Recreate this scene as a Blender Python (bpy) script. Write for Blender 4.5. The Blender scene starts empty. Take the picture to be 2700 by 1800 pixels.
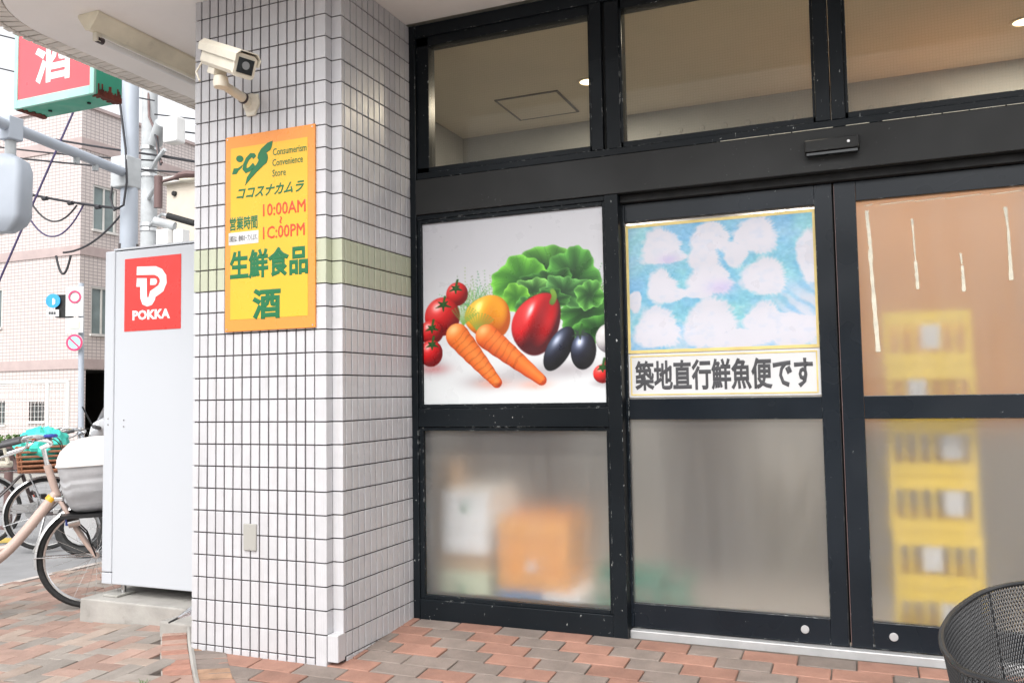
import bpy, bmesh, math, random
import numpy as np
from mathutils import Vector, Matrix, Euler

random.seed(7); rng = np.random.default_rng(11)
S = bpy.context.scene
COL = S.collection
R = math.radians

# ------------------------------------------------------------------ camera
cam_d = bpy.data.cameras.new('camera'); cam = bpy.data.objects.new('camera', cam_d); COL.objects.link(cam)
cam_d.sensor_width = 36.0; cam_d.lens = 36.0*2242.2/2700.0; cam_d.clip_start = 0.05; cam_d.clip_end = 900
_r = Vector((0.9231454, 0.38411085, -0.01616847)); _u = Vector((0.03859018, -0.05073735, 0.99796619)); _f = Vector((-0.3825093, 0.92189185, 0.06166086))
CAMP = Vector((2.1466, -3.0782, 1.0857))
cam.matrix_world = Matrix(((_r.x, _u.x, -_f.x, CAMP.x), (_r.y, _u.y, -_f.y, CAMP.y), (_r.z, _u.z, -_f.z, CAMP.z), (0, 0, 0, 1)))
S.camera = cam

# ------------------------------------------------------------------ sky and sun: bright overcast
W = bpy.data.worlds.new('World'); S.world = W; W.use_nodes = True
nt = W.node_tree; nt.nodes.clear()
sky = nt.nodes.new('ShaderNodeTexSky'); sky.sky_type = 'NISHITA'; sky.sun_disc = False
SUN_EL, SUN_AZ = R(47), R(172)          # azimuth clockwise from +y: the sun stands behind the camera, a little to the left
sky.sun_elevation = SUN_EL; sky.sun_rotation = SUN_AZ; sky.dust_density = 3.0; sky.air_density = 1.0; sky.ozone_density = 1.0
hs = nt.nodes.new('ShaderNodeHueSaturation'); hs.inputs['Saturation'].default_value = 0.12
bg = nt.nodes.new('ShaderNodeBackground'); bg.inputs['Strength'].default_value = 0.15
wo = nt.nodes.new('ShaderNodeOutputWorld')
nt.links.new(sky.outputs[0], hs.inputs['Color']); nt.links.new(hs.outputs[0], bg.inputs['Color']); nt.links.new(bg.outputs[0], wo.inputs['Surface'])
sl = bpy.data.lights.new('sun', 'SUN'); sl.energy = 0.9; sl.angle = R(45); sl.color = (1.0, 0.98, 0.96)
so = bpy.data.objects.new('sun', sl); COL.objects.link(so)
sd = Vector((math.sin(SUN_AZ)*math.cos(SUN_EL), math.cos(SUN_AZ)*math.cos(SUN_EL), math.sin(SUN_EL)))
so.rotation_euler = sd.to_track_quat('Z', 'Y').to_euler(); so.location = (0, -8, 12)
vs = S.view_settings; vs.view_transform = 'Standard'; vs.look = 'None'; vs.exposure = 1.12; vs.gamma = 1.0; vs.use_curve_mapping = False
S.cycles.max_bounces = 10; S.cycles.transmission_bounces = 8; S.cycles.transparent_max_bounces = 12; S.cycles.glossy_bounces = 4
S.cycles.caustics_reflective = False; S.cycles.caustics_refractive = True; S.cycles.sample_clamp_indirect = 6.0
S.cycles.use_denoising = True

# ------------------------------------------------------------------ helpers
def lin(c):
    return tuple(((v/255.0)/12.92 if v <= 10 else (((v/255.0)+0.055)/1.055)**2.4) for v in c)

class N:
    """small node-building helper"""
    def __init__(s, name):
        s.m = bpy.data.materials.new(name); s.m.use_nodes = True; s.t = s.m.node_tree; s.t.nodes.clear()
        s.out = s.t.nodes.new('ShaderNodeOutputMaterial')
    def n(s, typ, **kw):
        x = s.t.nodes.new(typ)
        for k, v in kw.items():
            if k in x.inputs: x.inputs[k].default_value = v
            else: setattr(x, k, v)
        return x
    def l(s, a, b): s.t.links.new(a, b)
    def math(s, op, a, b=None):
        x = s.t.nodes.new('ShaderNodeMath'); x.operation = op
        for i, v in enumerate((a, b)):
            if v is None: continue
            if isinstance(v, (int, float)): x.inputs[i].default_value = v
            else: s.l(v, x.inputs[i])
        return x.outputs[0]
    def mix(s, f, a, b):
        x = s.t.nodes.new('ShaderNodeMix'); x.data_type = 'RGBA'
        for k, v in ((0, f), (6, a), (7, b)):
            if isinstance(v, (int, float)): x.inputs[k].default_value = v
            elif isinstance(v, (tuple, list)): x.inputs[k].default_value = (*v[:3], 1)
            else: s.l(v, x.inputs[k])
        return x.outputs[2]
    def noise(s, scale, detail=3, vec=None, rough=.55):
        x = s.n('ShaderNodeTexNoise', Scale=scale, Detail=detail, Roughness=rough)
        if vec is not None: s.l(vec, x.inputs['Vector'])
        return x.outputs['Fac']
    def ramp(s, v, a, b, lo=0., hi=1.):
        x = s.n('ShaderNodeMapRange'); s.l(v, x.inputs[0]); x.inputs[1].default_value = a; x.inputs[2].default_value = b; x.inputs[3].default_value = lo; x.inputs[4].default_value = hi
        return x.outputs[0]
    def sepz(s, v):
        x = s.n('ShaderNodeSeparateXYZ'); s.l(v, x.inputs[0]); return x.outputs[2]
    def pos(s): return s.n('ShaderNodeNewGeometry').outputs['Position']

def P(name, col, rough=.5, metal=0., var=.12, vscale=4., bump=0., bscale=80., rand=0., spec=.5, hue=None, dirt=0., rvar=.1, stretch=None):
    """painted / mineral surface: colour drifts with two noises, roughness varies, fine bump, brightness differs from piece to piece"""
    k = N(name); b = k.n('ShaderNodeBsdfPrincipled'); pos = k.pos()
    if stretch:
        mp = k.n('ShaderNodeMapping'); mp.inputs['Scale'].default_value = stretch; k.l(pos, mp.inputs['Vector']); pos = mp.outputs[0]
    f = k.noise(vscale, 5, pos)
    lo = tuple(c*(1-var) for c in col); hi = tuple(min(1, c*(1+var)) for c in col)
    c = k.mix(k.ramp(f, .3, .7), lo, hi)
    if hue is not None:
        oi = k.n('ShaderNodeObjectInfo'); c = k.mix(k.math('MULTIPLY', oi.outputs['Random'], 1.0), c, hue)
    if rand:
        oi = k.n('ShaderNodeObjectInfo'); hv = k.n('ShaderNodeHueSaturation'); k.l(c, hv.inputs['Color'])
        k.l(k.ramp(oi.outputs['Random'], 0, 1, 1-rand, 1+rand), hv.inputs['Value']); c = hv.outputs[0]
    if dirt:
        g = k.noise(vscale*2.7, 8, pos, .7); c = k.mix(k.ramp(g, .55, .75, 0, dirt), c, (.07, .06, .05))
    k.l(c, b.inputs['Base Color'])
    g2 = k.noise(vscale*3, 4, pos); k.l(k.ramp(g2, .3, .7, max(.02, rough-rvar), min(1, rough+rvar)), b.inputs['Roughness'])
    b.inputs['Metallic'].default_value = metal; b.inputs['Specular IOR Level'].default_value = spec
    if bump:
        bp = k.n('ShaderNodeBump', Strength=bump, Distance=.004); k.l(k.noise(bscale, 4, pos), bp.inputs['Height']); k.l(bp.outputs[0], b.inputs['Normal'])
    k.l(b.outputs[0], k.out.inputs['Surface'])
    return k.m

class MB:
    def __init__(s): s.v = []; s.f = []
    def add(s, vs, fs):
        o = len(s.v); s.v += [tuple(v) for v in vs]; s.f += [tuple(i+o for i in f) for f in fs]; return s
    def box(s, x0, x1, y0, y1, z0, z1):
        return s.add([(x0,y0,z0),(x1,y0,z0),(x1,y1,z0),(x0,y1,z0),(x0,y0,z1),(x1,y0,z1),(x1,y1,z1),(x0,y1,z1)],
                     [(0,3,2,1),(4,5,6,7),(0,1,5,4),(1,2,6,5),(2,3,7,6),(3,0,4,7)])
    def cyl(s, a, b, r0, r1=None, n=12):
        a = Vector(a); b = Vector(b); r1 = r0 if r1 is None else r1
        d = (b-a).normalized(); u = d.orthogonal().normalized(); w = d.cross(u)
        vs = [a+(u*math.cos(2*math.pi*i/n)+w*math.sin(2*math.pi*i/n))*r0 for i in range(n)] + [b+(u*math.cos(2*math.pi*i/n)+w*math.sin(2*math.pi*i/n))*r1 for i in range(n)]
        return s.add(vs, [(i,(i+1)%n,n+(i+1)%n,n+i) for i in range(n)]+[tuple(range(n-1,-1,-1)), tuple(range(n,2*n))])
    def tube(s, path, r, n=8, closed=False, radii=None, flat=1.0):
        p = [Vector(q) for q in path]; m = len(p); vs = []; prev = None
        for i in range(m):
            a = p[(i-1) % m] if (closed or i > 0) else p[i]; b = p[(i+1) % m] if (closed or i < m-1) else p[i]
            d = (b-a).normalized()
            if prev is None: u = d.orthogonal().normalized()
            else: u = (prev-d*prev.dot(d)).normalized()
            prev = u; w = d.cross(u); rr = radii[i] if radii else r
            vs += [p[i]+(u*math.cos(2*math.pi*j/n)+w*flat*math.sin(2*math.pi*j/n))*rr for j in range(n)]
        fs = []
        for i in range(m if closed else m-1):
            k = (i+1) % m
            fs += [(i*n+j, i*n+(j+1) % n, k*n+(j+1) % n, k*n+j) for j in range(n)]
        if not closed: fs += [tuple(range(n-1,-1,-1)), tuple(range((m-1)*n, m*n))]
        return s.add(vs, fs)
    def prism(s, poly, y0, y1):
        """polygon in x,z pushed from y0 (front) to y1"""
        n = len(poly)
        return s.add([(x,y0,z) for x,z in poly]+[(x,y1,z) for x,z in poly], [tuple(range(n)), tuple(range(2*n-1,n-1,-1))]+[(i,n+i,n+(i+1)%n,(i+1)%n) for i in range(n)])
    def slab(s, poly, z0, z1):
        """polygon in x,y pushed from z0 to z1"""
        n = len(poly)
        return s.add([(x,y,z0) for x,y in poly]+[(x,y,z1) for x,y in poly], [tuple(range(n-1,-1,-1)), tuple(range(n,2*n))]+[(i,(i+1)%n,n+(i+1)%n,n+i) for i in range(n)])
    def lathe(s, prof, c, n=20, axis='z'):
        vs = []; m = len(prof)
        for r, h in prof:
            for j in range(n):
                a = 2*math.pi*j/n; q = (r*math.cos(a), r*math.sin(a), h)
                if axis == 'y': q = (q[0], q[2], q[1])
                if axis == 'x': q = (q[2], q[0], q[1])
                vs.append((c[0]+q[0], c[1]+q[1], c[2]+q[2]))
        fs = [(i*n+j, i*n+(j+1)%n, (i+1)*n+(j+1)%n, (i+1)*n+j) for i in range(m-1) for j in range(n)]
        fs += [tuple(range(n-1,-1,-1)), tuple(range((m-1)*n, m*n))]
        return s.add(vs, fs)
    def torus(s, c, Rr, r, n=40, k=8, a0=0, a1=360, axis='y'):
        full = abs(a1-a0) >= 360; m = n if full else n+1; path = []
        for i in range(m):
            a = R(a0+(a1-a0)*i/n)
            q = (math.cos(a)*Rr, 0, math.sin(a)*Rr) if axis == 'y' else (math.cos(a)*Rr, math.sin(a)*Rr, 0)
            path.append((c[0]+q[0], c[1]+q[1], c[2]+q[2]))
        return s.tube(path, r, k, closed=full)
    def build(s, name, mat, parent=None, smooth=False, bevel=0., off=None, seg=2):
        me = bpy.data.meshes.new(name)
        o3 = Vector(parent['_off']) if (parent is not None and '_off' in parent) else Vector((0,0,0))
        me.from_pydata([(v[0]-o3.x, v[1]-o3.y, v[2]-o3.z) for v in s.v], [], s.f)
        bm = bmesh.new(); bm.from_mesh(me); bmesh.ops.recalc_face_normals(bm, faces=bm.faces); bm.to_mesh(me); bm.free()
        return link(name, me, mat, parent, smooth, bevel, seg)

def link(name, me, mat, parent=None, smooth=False, bevel=0., seg=2):
    o = bpy.data.objects.new(name, me); COL.objects.link(o)
    if mat is not None: me.materials.append(mat)
    if smooth:
        me.shade_smooth(); me.set_sharp_from_angle(angle=R(35))
    if bevel:
        b = o.modifiers.new('edge', 'BEVEL'); b.width = bevel; b.segments = seg; b.limit_method = 'ANGLE'; b.angle_limit = R(40); b.harden_normals = False
    if parent is not None:
        o.parent = parent
        if '_off' in parent: o['_off'] = parent['_off']
    return o

def pane(x0, x1, y, z0, z1, mat, parent, name='frosted_pane'):
    return MB().add([(x0,y,z0),(x1,y,z0),(x1,y,z1),(x0,y,z1)], [(0,1,2,3)]).build(name, M[mat], parent)

def thing(name, label, cat, loc=(0,0,0), group=None):
    o = bpy.data.objects.new(name, None); COL.objects.link(o); o.location = loc; o.empty_display_size = .1
    o['_off'] = list(loc); o['label'] = label; o['category'] = cat
    if group: o['group'] = group
    return o
def tag(o, label, cat, group=None):
    o['label'] = label; o['category'] = cat
    if group: o['group'] = group
    return o
def struct(o): o['kind'] = 'structure'; return o

def text(body, rect, y, mat, parent, bold=0., depth=.0012, shear=0., name='lettering', space=1.0):
    """lettering pressed into a thin sheet that faces -y; rect = x0, x1, z0, z1 of the ink"""
    c = bpy.data.curves.new('t', 'FONT'); c.body = body; c.size = 1; c.bevel_depth = max(bold, .0005); c.bevel_resolution = 0; c.resolution_u = 2; c.shear = shear; c.space_character = space; c.fill_mode = 'FRONT'
    t = bpy.data.objects.new('t', c); COL.objects.link(t)
    bpy.context.view_layer.update()
    me = bpy.data.meshes.new_from_object(t.evaluated_get(bpy.context.evaluated_depsgraph_get()))
    bpy.data.objects.remove(t); bpy.data.curves.remove(c)
    co = np.empty(len(me.vertices)*3, 'f'); me.vertices.foreach_get('co', co); co = co.reshape(-1, 3)
    lo, hi = co.min(0), co.max(0)
    o3 = Vector(parent['_off']) if '_off' in parent else Vector((0,0,0))
    q = np.empty_like(co)
    q[:,0] = rect[0]+(co[:,0]-lo[0])/(hi[0]-lo[0])*(rect[1]-rect[0])-o3.x
    q[:,1] = y-o3.y-co[:,2]/max(hi[2], 1e-6)*depth; q[:,2] = rect[2]+(co[:,1]-lo[1])/(hi[1]-lo[1])*(rect[3]-rect[2])-o3.z
    me.vertices.foreach_set('co', q.ravel()); me.materials.clear()
    return link(name, me, mat, parent)

def stroke(mb, path, w, y0, y1, n=10):
    """constant-width ribbon along a line in x,z, mitred at the joints"""
    p = [Vector(q) for q in path]; m = len(p); L = []; Rr = []
    for i in range(m):
        a = (p[i]-p[i-1]).normalized() if i else (p[1]-p[0]).normalized(); b = (p[i+1]-p[i]).normalized() if i < m-1 else a
        t = (a+b).normalized(); k = w/2/max(.45, t.dot(a)); q = Vector((-t.y, t.x))*k
        L.append(p[i]+q); Rr.append(p[i]-q)
    vs = [(v.x,y0,v.y) for v in L]+[(v.x,y0,v.y) for v in Rr]+[(v.x,y1,v.y) for v in L]+[(v.x,y1,v.y) for v in Rr]
    fs = []
    for i in range(m-1): fs += [(i,i+1,m+i+1,m+i), (2*m+i,2*m+i+1,i+1,i), (m+i,m+i+1,3*m+i+1,3*m+i)]
    fs += [(0,m,3*m,2*m), (m-1,2*m-1,4*m-1,3*m-1)]
    return mb.add(vs, fs)

def sheet(name, mat, x0, x1, z0, z1, y, rgb, parent=None):
    """flat printed sheet facing -y; rgb[rows, cols, 3] in sRGB 0..1 from top to bottom, stored as its ink colour"""
    nr, nc, _ = rgb.shape
    xs = np.linspace(x0, x1, nc); zs = np.linspace(z1, z0, nr)
    X, Z = np.meshgrid(xs, zs); n = nr*nc
    off = Vector(parent['_off']) if parent is not None else Vector((0,0,0))
    V = np.stack([X-off.x, np.full_like(X, y-off.y), Z-off.z], -1).reshape(-1, 3)
    i = np.arange(n).reshape(nr, nc)
    F = np.stack([i[:-1,:-1], i[1:,:-1], i[1:,1:], i[:-1,1:]], -1).reshape(-1, 4)
    me = bpy.data.meshes.new(name); me.from_pydata(V.tolist(), [], F.tolist())
    at = me.color_attributes.new('ink', 'FLOAT_COLOR', 'POINT')
    c = np.clip(rgb.reshape(-1, 3), 0, 1); c = np.where(c <= .04045, c/12.92, ((c+.055)/1.055)**2.4)
    at.data.foreach_set('color', np.concatenate([c, np.ones((n, 1))], 1).astype('f').ravel())
    return link(name, me, mat, parent)

def printed(name, rough=.35, gain=1.0):
    k = N(name); b = k.n('ShaderNodeBsdfPrincipled'); a = k.n('ShaderNodeVertexColor', layer_name='ink')
    f = k.noise(9, 4, k.pos()); k.l(k.ramp(f, .3, .7, rough-.07, rough+.1), b.inputs['Roughness'])
    c = k.mix(.20, a.outputs[0], (0,0,0)); k.l(c, b.inputs['Base Color'])
    k.l(b.outputs[0], k.out.inputs['Surface']); return k.m

# smooth value noise for the painted prints
def vnoise(h, w, cells, seed):
    g = np.random.default_rng(seed).random((cells+2, cells+2))
    y = np.linspace(0, cells, h); x = np.linspace(0, cells, w)
    yi = np.minimum(y.astype(int), cells); xi = np.minimum(x.astype(int), cells)
    fy = (y-yi)[:,None]; fx = (x-xi)[None,:]; fy = fy*fy*(3-2*fy); fx = fx*fx*(3-2*fx)
    a = g[yi][:,xi]; b = g[yi][:,xi+1]; c = g[yi+1][:,xi]; d = g[yi+1][:,xi+1]
    return (a*(1-fx)+b*fx)*(1-fy)+(c*(1-fx)+d*fx)*fy
def fbm(h, w, cells, seed, octv=4):
    o = 0; t = 0
    for i in range(octv): o = o+vnoise(h, w, cells*2**i, seed+i)*.5**i; t += .5**i
    return o/t

# ------------------------------------------------------------------ materials
M = {}
def tile_mat(name, col):
    k = N(name); b = k.n('ShaderNodeBsdfPrincipled'); oi = k.n('ShaderNodeObjectInfo'); pos = k.pos()
    hv = k.n('ShaderNodeHueSaturation'); hv.inputs['Color'].default_value = (*col, 1)
    n1 = k.noise(16, 4, pos)
    k.l(k.math('ADD', k.ramp(oi.outputs['Random'], 0, 1, .95, 1.03), k.ramp(n1, .3, .7, -.035, .035)), hv.inputs['Value'])
    st = k.n('ShaderNodeMapping'); st.inputs['Scale'].default_value = (9, 9, .5); k.l(pos, st.inputs['Vector'])
    streak = k.ramp(k.noise(3, 5, st.outputs[0]), .58, .78, 0, .22)
    k.l(k.mix(streak, hv.outputs[0], (.34, .27, .22)), b.inputs['Base Color'])
    k.l(k.ramp(n1, .3, .7, .28, .42), b.inputs['Roughness'])
    wv = k.n('ShaderNodeTexWave', Scale=55.0, Distortion=1.2); wv.bands_direction = 'DIAGONAL'
    mp = k.n('ShaderNodeMapping'); mp.inputs['Scale'].default_value = (1, 1, .02); k.l(pos, mp.inputs['Vector']); k.l(mp.outputs[0], wv.inputs['Vector'])
    bp = k.n('ShaderNodeBump', Distance=.0012); k.l(k.ramp(oi.outputs['Random'], .35, .6, .04, .5), bp.inputs['Strength']); k.l(wv.outputs['Fac'], bp.inputs['Height'])
    k.l(bp.outputs[0], b.inputs['Normal']); k.l(b.outputs[0], k.out.inputs['Surface']); return k.m
M['tile'] = tile_mat('white_glazed_tile', (.51, .505, .52)); M['tile_g'] = tile_mat('pale_green_tile', (.43, .45, .335))
M['grout'] = P('dark_grout', (.05, .043, .045), .9, var=.3, vscale=9, bump=.3)
M['soffit'] = P('soffit_paint', (.86, .83, .80), .7, var=.05, vscale=1.3, bump=.08, bscale=60, dirt=.05)
M['fascia_tile'] = P('fascia_tile', (.70, .65, .59), .5, var=.12, vscale=7, rand=.1, dirt=.15)
def black_mat(name, col, rough, chips, spec=.14):
    k = N(name); b = k.n('ShaderNodeBsdfPrincipled'); pos = k.pos()
    f = k.noise(1.1, 3, pos); c = k.mix(k.ramp(f, .35, .7), col, tuple(x*1.7+.002 for x in col))
    st = k.n('ShaderNodeMapping'); st.inputs['Scale'].default_value = (1, 1, .6); k.l(pos, st.inputs['Vector'])
    sp = k.noise(75, 3, st.outputs[0], .6); big = k.noise(1.9, 2, pos)
    m = k.math('MULTIPLY', k.ramp(sp, .70, .73), k.ramp(k.math('ADD', big, k.ramp(k.sepz(pos), 1.3, 0., 0., .13)), .50, .62))
    bv = k.n('ShaderNodeBevel', Radius=.006); bv.samples = 4; gn = k.n('ShaderNodeNewGeometry'); dp = k.n('ShaderNodeVectorMath'); dp.operation = 'DOT_PRODUCT'
    k.l(bv.outputs[0], dp.inputs[0]); k.l(gn.outputs['Normal'], dp.inputs[1])
    edge = k.ramp(dp.outputs['Value'], .985, .90); en = k.ramp(k.noise(38, 5, pos, .65), .56, .62); eb = k.ramp(k.noise(3.1, 3, pos), .44, .56)
    m = k.math('MAXIMUM', m, k.math('MULTIPLY', edge, k.math('MULTIPLY', en, eb)))
    c = k.mix(k.math('MULTIPLY', m, chips), c, (.42, .44, .43))
    k.l(c, b.inputs['Base Color']); sm = k.noise(1.6, 4, pos, .5)
    k.l(k.ramp(sm, .3, .72, rough-.13, rough+.22), b.inputs['Roughness']); b.inputs['Specular IOR Level'].default_value = spec
    bp = k.n('ShaderNodeBump', Strength=.08, Distance=.002); k.l(k.noise(30, 4, pos), bp.inputs['Height']); k.l(bp.outputs[0], b.inputs['Normal'])
    k.l(b.outputs[0], k.out.inputs['Surface']); return k.m
M['black'] = black_mat('worn_black_frame', (.006, .008, .010), .34, 1.)
M['header'] = black_mat('smudged_black_header', (.014, .0145, .0145), .5, .25, .3)
M['door'] = black_mat('black_door_frame', (.006, .009, .013), .26, .9, .3)
M['gap'] = P('door_gap_rubber', (.006, .006, .006), .8, var=.2)
def frosted(name, rough, haze, hcol):
    """one sheet of frosted glass: blurred view through it, daylight scattered inwards, a little scattered back, soft gloss"""
    k = N(name); g = k.n('ShaderNodeBsdfRefraction', Roughness=rough, IOR=1.16); g.inputs['Color'].default_value = (.96,.96,.96,1)
    d = k.n('ShaderNodeBsdfDiffuse'); pos = k.pos(); f = k.noise(3, 5, pos); k.l(k.mix(k.ramp(f, .3, .7), tuple(c*.86 for c in hcol), hcol), d.inputs['Color'])
    tr = k.n('ShaderNodeBsdfTranslucent'); tr.inputs['Color'].default_value = (.92,.92,.92,1)
    m0 = k.n('ShaderNodeMixShader'); m0.inputs[0].default_value = .72; k.l(d.outputs[0], m0.inputs[1]); k.l(tr.outputs[0], m0.inputs[2])
    gl = k.n('ShaderNodeBsdfGlossy', Roughness=.30)
    lw = k.n('ShaderNodeLayerWeight', Blend=.25)
    m1 = k.n('ShaderNodeMixShader'); sk = k.n('ShaderNodeMapping'); sk.inputs['Scale'].default_value = (7, 7, .8); k.l(pos, sk.inputs['Vector']); k.l(k.ramp(k.noise(2.2, 6, sk.outputs[0], .6), .3, .75, haze-.035, haze+.06), m1.inputs[0]); k.l(g.outputs[0], m1.inputs[1]); k.l(m0.outputs[0], m1.inputs[2])
    m2 = k.n('ShaderNodeMixShader'); k.l(k.ramp(lw.outputs['Facing'], 0, 1, .03, .6), m2.inputs[0]); k.l(m1.outputs[0], m2.inputs[1]); k.l(gl.outputs[0], m2.inputs[2])
    k.l(m2.outputs[0], k.out.inputs['Surface']); return k.m
M['frost'] = frosted('frosted_glass', .76, .24, (.60, .635, .68))
def tinted(name, tint, mirror):
    k = N(name); t = k.n('ShaderNodeBsdfTransparent'); pos = k.pos()
    mp = k.n('ShaderNodeMapping'); k.l(pos, mp.inputs['Vector'])
    wx = k.n('ShaderNodeTexWave', Scale=26.0); wx.bands_direction = 'X'; k.l(mp.outputs[0], wx.inputs['Vector'])
    wz = k.n('ShaderNodeTexWave', Scale=26.0); wz.bands_direction = 'Z'; k.l(mp.outputs[0], wz.inputs['Vector'])
    wire = k.math('MAXIMUM', k.ramp(wx.outputs['Fac'], .90, .99), k.ramp(wz.outputs['Fac'], .90, .99))
    k.l(k.mix(k.math('MULTIPLY', wire, .25), tint, tuple(c*.6 for c in tint)), t.inputs['Color'])
    g = k.n('ShaderNodeBsdfGlossy', Roughness=.02); m = k.n('ShaderNodeMixShader'); m.inputs[0].default_value = mirror
    df = k.n('ShaderNodeBsdfDiffuse'); df.inputs['Color'].default_value = (.42,.40,.34,1); mh = k.n('ShaderNodeMixShader'); k.l(k.ramp(k.noise(1.7, 5, pos), .3, .7, .10, .16), mh.inputs[0])
    k.l(t.outputs[0], mh.inputs[1]); k.l(df.outputs[0], mh.inputs[2]); k.l(mh.outputs[0], m.inputs[1]); k.l(g.outputs[0], m.inputs[2]); k.l(m.outputs[0], k.out.inputs['Surface']); return k.m
M['wired'] = tinted('brown_wired_glass', (.84, .81, .70), .008)
def clear(name, tint=(.9,.93,.95), mirror=.12):
    k = N(name); t = k.n('ShaderNodeBsdfTransparent'); t.inputs['Color'].default_value = (*tint, 1); g = k.n('ShaderNodeBsdfGlossy', Roughness=.08)
    lw = k.n('ShaderNodeLayerWeight', Blend=.35); m = k.n('ShaderNodeMixShader'); k.l(k.ramp(lw.outputs['Facing'], 0, 1, mirror, .7), m.inputs[0]); k.l(t.outputs[0], m.inputs[1]); k.l(g.outputs[0], m.inputs[2]); k.l(m.outputs[0], k.out.inputs['Surface']); return k.m
M['vinyl'] = clear('clear_vinyl', (.86,.89,.93), .30)
def glow(name, col, s):
    k = N(name); e = k.n('ShaderNodeEmission', Strength=s); e.inputs['Color'].default_value = (*col, 1); k.l(e.outputs[0], k.out.inputs['Surface']); return k.m
M['print'] = printed('poster_print', .30)
M['white'] = P('white_enamel', (.495, .515, .545), .3, var=.012, vscale=.8, rvar=.01)
M['white_w'] = P('white_paint', (.78, .77, .75), .5, var=.06, dirt=.06)
M['cream'] = P('aged_cream_plastic', (.70, .65, .54), .42, var=.08, vscale=9, dirt=.08)
M['lampm'] = P('aged_cream_lamp_metal', (.76, .70, .55), .45, var=.12, vscale=6, dirt=.18)
M['dkglass'] = P('dark_lens_glass', (.015, .018, .02), .06, var=.1, rvar=.03)
M['lens'] = P('grey_lens', (.25, .26, .27), .1, var=.1)
M['concrete'] = P('concrete', (.34, .325, .30), .9, var=.18, vscale=5, bump=.5, bscale=45, dirt=.3)
M['mortar'] = P('dark_joint_sand', (.11, .09, .075), .95, var=.3, vscale=9, bump=.4)
def paving_mat():
    k = N('joint_sand_and_pale_bounce_pavers'); b = k.n('ShaderNodeBsdfPrincipled'); pos = k.pos()
    br = k.n('ShaderNodeTexBrick', Scale=1.0); br.inputs['Brick Width'].default_value = .2; br.inputs['Row Height'].default_value = .1; br.inputs['Mortar Size'].default_value = .004
    br.inputs['Color1'].default_value = (.56,.49,.45,1); br.inputs['Color2'].default_value = (.52,.48,.45,1); br.inputs['Mortar'].default_value = (.3,.26,.24,1)  # pavers out of view are kept pale to bounce light onto the soffit
    k.l(pos, br.inputs['Vector']); sx = k.n('ShaderNodeSeparateXYZ'); k.l(pos, sx.inputs[0])
    near = k.math('MULTIPLY', k.math('GREATER_THAN', sx.outputs[0], -3.56), k.math('GREATER_THAN', sx.outputs[1], -1.15))
    k.l(k.mix(near, br.outputs['Color'], (.10,.08,.068)), b.inputs['Base Color']); b.inputs['Roughness'].default_value = .9
    k.l(b.outputs[0], k.out.inputs['Surface']); return k.m
M['paving'] = paving_mat()
M['asphalt'] = P('asphalt', (.27, .27, .275), .9, var=.2, vscale=2, bump=.4, bscale=120)
M['p_red'] = P('terracotta_paver', (.285, .152, .112), .85, var=.16, vscale=10, bump=.5, bscale=90, rand=.13, dirt=.12)
M['p_grey'] = P('taupe_paver', (.20, .162, .140), .85, var=.16, vscale=10, bump=.5, bscale=90, rand=.12, dirt=.16)
M['h_red'] = P('pink_brick_paver', (.31, .205, .165), .85, var=.15, vscale=9, bump=.5, bscale=80, rand=.15, dirt=.15)
M['h_grey'] = P('grey_brick_paver', (.26, .228, .20), .85, var=.15, vscale=9, bump=.5, bscale=80, rand=.15, dirt=.15)
M['h_pale'] = P('pale_brick_paver', (.325, .255, .21), .85, var=.15, vscale=9, bump=.5, bscale=80, rand=.15, dirt=.15)
M['k_red'] = P('red_kerb_brick', (.33, .165, .12), .8, var=.2, vscale=14, bump=.5, bscale=70, rand=.2, dirt=.2)
M['k_org'] = P('orange_brown_kerb_brick', (.27, .165, .105), .8, var=.25, vscale=14, bump=.5, bscale=70, rand=.25, dirt=.25)
M['kbed'] = P('kerb_mortar', (.33, .30, .27), .9, var=.25, vscale=12, bump=.5)
M['alu'] = P('aluminium_track', (.45, .45, .45), .45, metal=.3, var=.1, vscale=12, dirt=.1)
M['steel'] = P('bright_steel', (.62, .62, .62), .25, metal=1., var=.08, vscale=12)
M['chrome'] = P('chrome', (.70, .70, .70), .15, metal=1., var=.05)
M['galv'] = P('pale_grey_painted_pole', (.42, .46, .52), .45, var=.06, vscale=3)
M['galv2'] = P('weathered_concrete_pole', (.46, .48, .49), .8, var=.12, vscale=6, dirt=.15)
M['grey_p'] = P('grey_plate', (.36, .35, .32), .4, var=.06)
M['rubber'] = P('tyre_rubber', (.018, .018, .018), .75, var=.2, vscale=20, bump=.3, bscale=150)
M['grip'] = P('dark_grey_grip', (.07, .07, .075), .6, var=.15)
M['beige_f'] = P('pinkish_beige_frame_paint', (.52, .39, .335), .25, var=.06, rvar=.05)
M['dark_f'] = P('dark_frame_paint', (.05, .035, .035), .3, var=.1)
M['black_f'] = P('black_coated_wire', (.012, .012, .013), .4, var=.2)
M['silver'] = P('silver_fender', (.62, .62, .62), .3, metal=.6, var=.06)
M['cloth_g'] = P('grey_cover_cloth', (.43, .43, .44), .8, var=.12, vscale=6, bump=.5, bscale=25)
M['cloth_w'] = P('white_cover_cloth', (.80, .79, .77), .8, var=.04, bump=.3, bscale=25)
M['turq'] = P('turquoise_bag_cloth', (.06, .62, .50), .55, var=.2, vscale=14, bump=.8, bscale=22)
M['brown'] = P('brown_basket_weave', (.28, .115, .06), .6, var=.25, vscale=25, bump=.4)
M['blue'] = P('blue_plastic', (.03, .06, .30), .4)
M['brown_p'] = P('brown_painted_steel', (.14, .085, .08), .5, var=.12)
M['red_p'] = P('red_print', (.66, .035, .028), .32, var=.03)
M['red_s'] = P('faded_red_sign', (.80, .10, .12), .35, var=.07, vscale=2)
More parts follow.
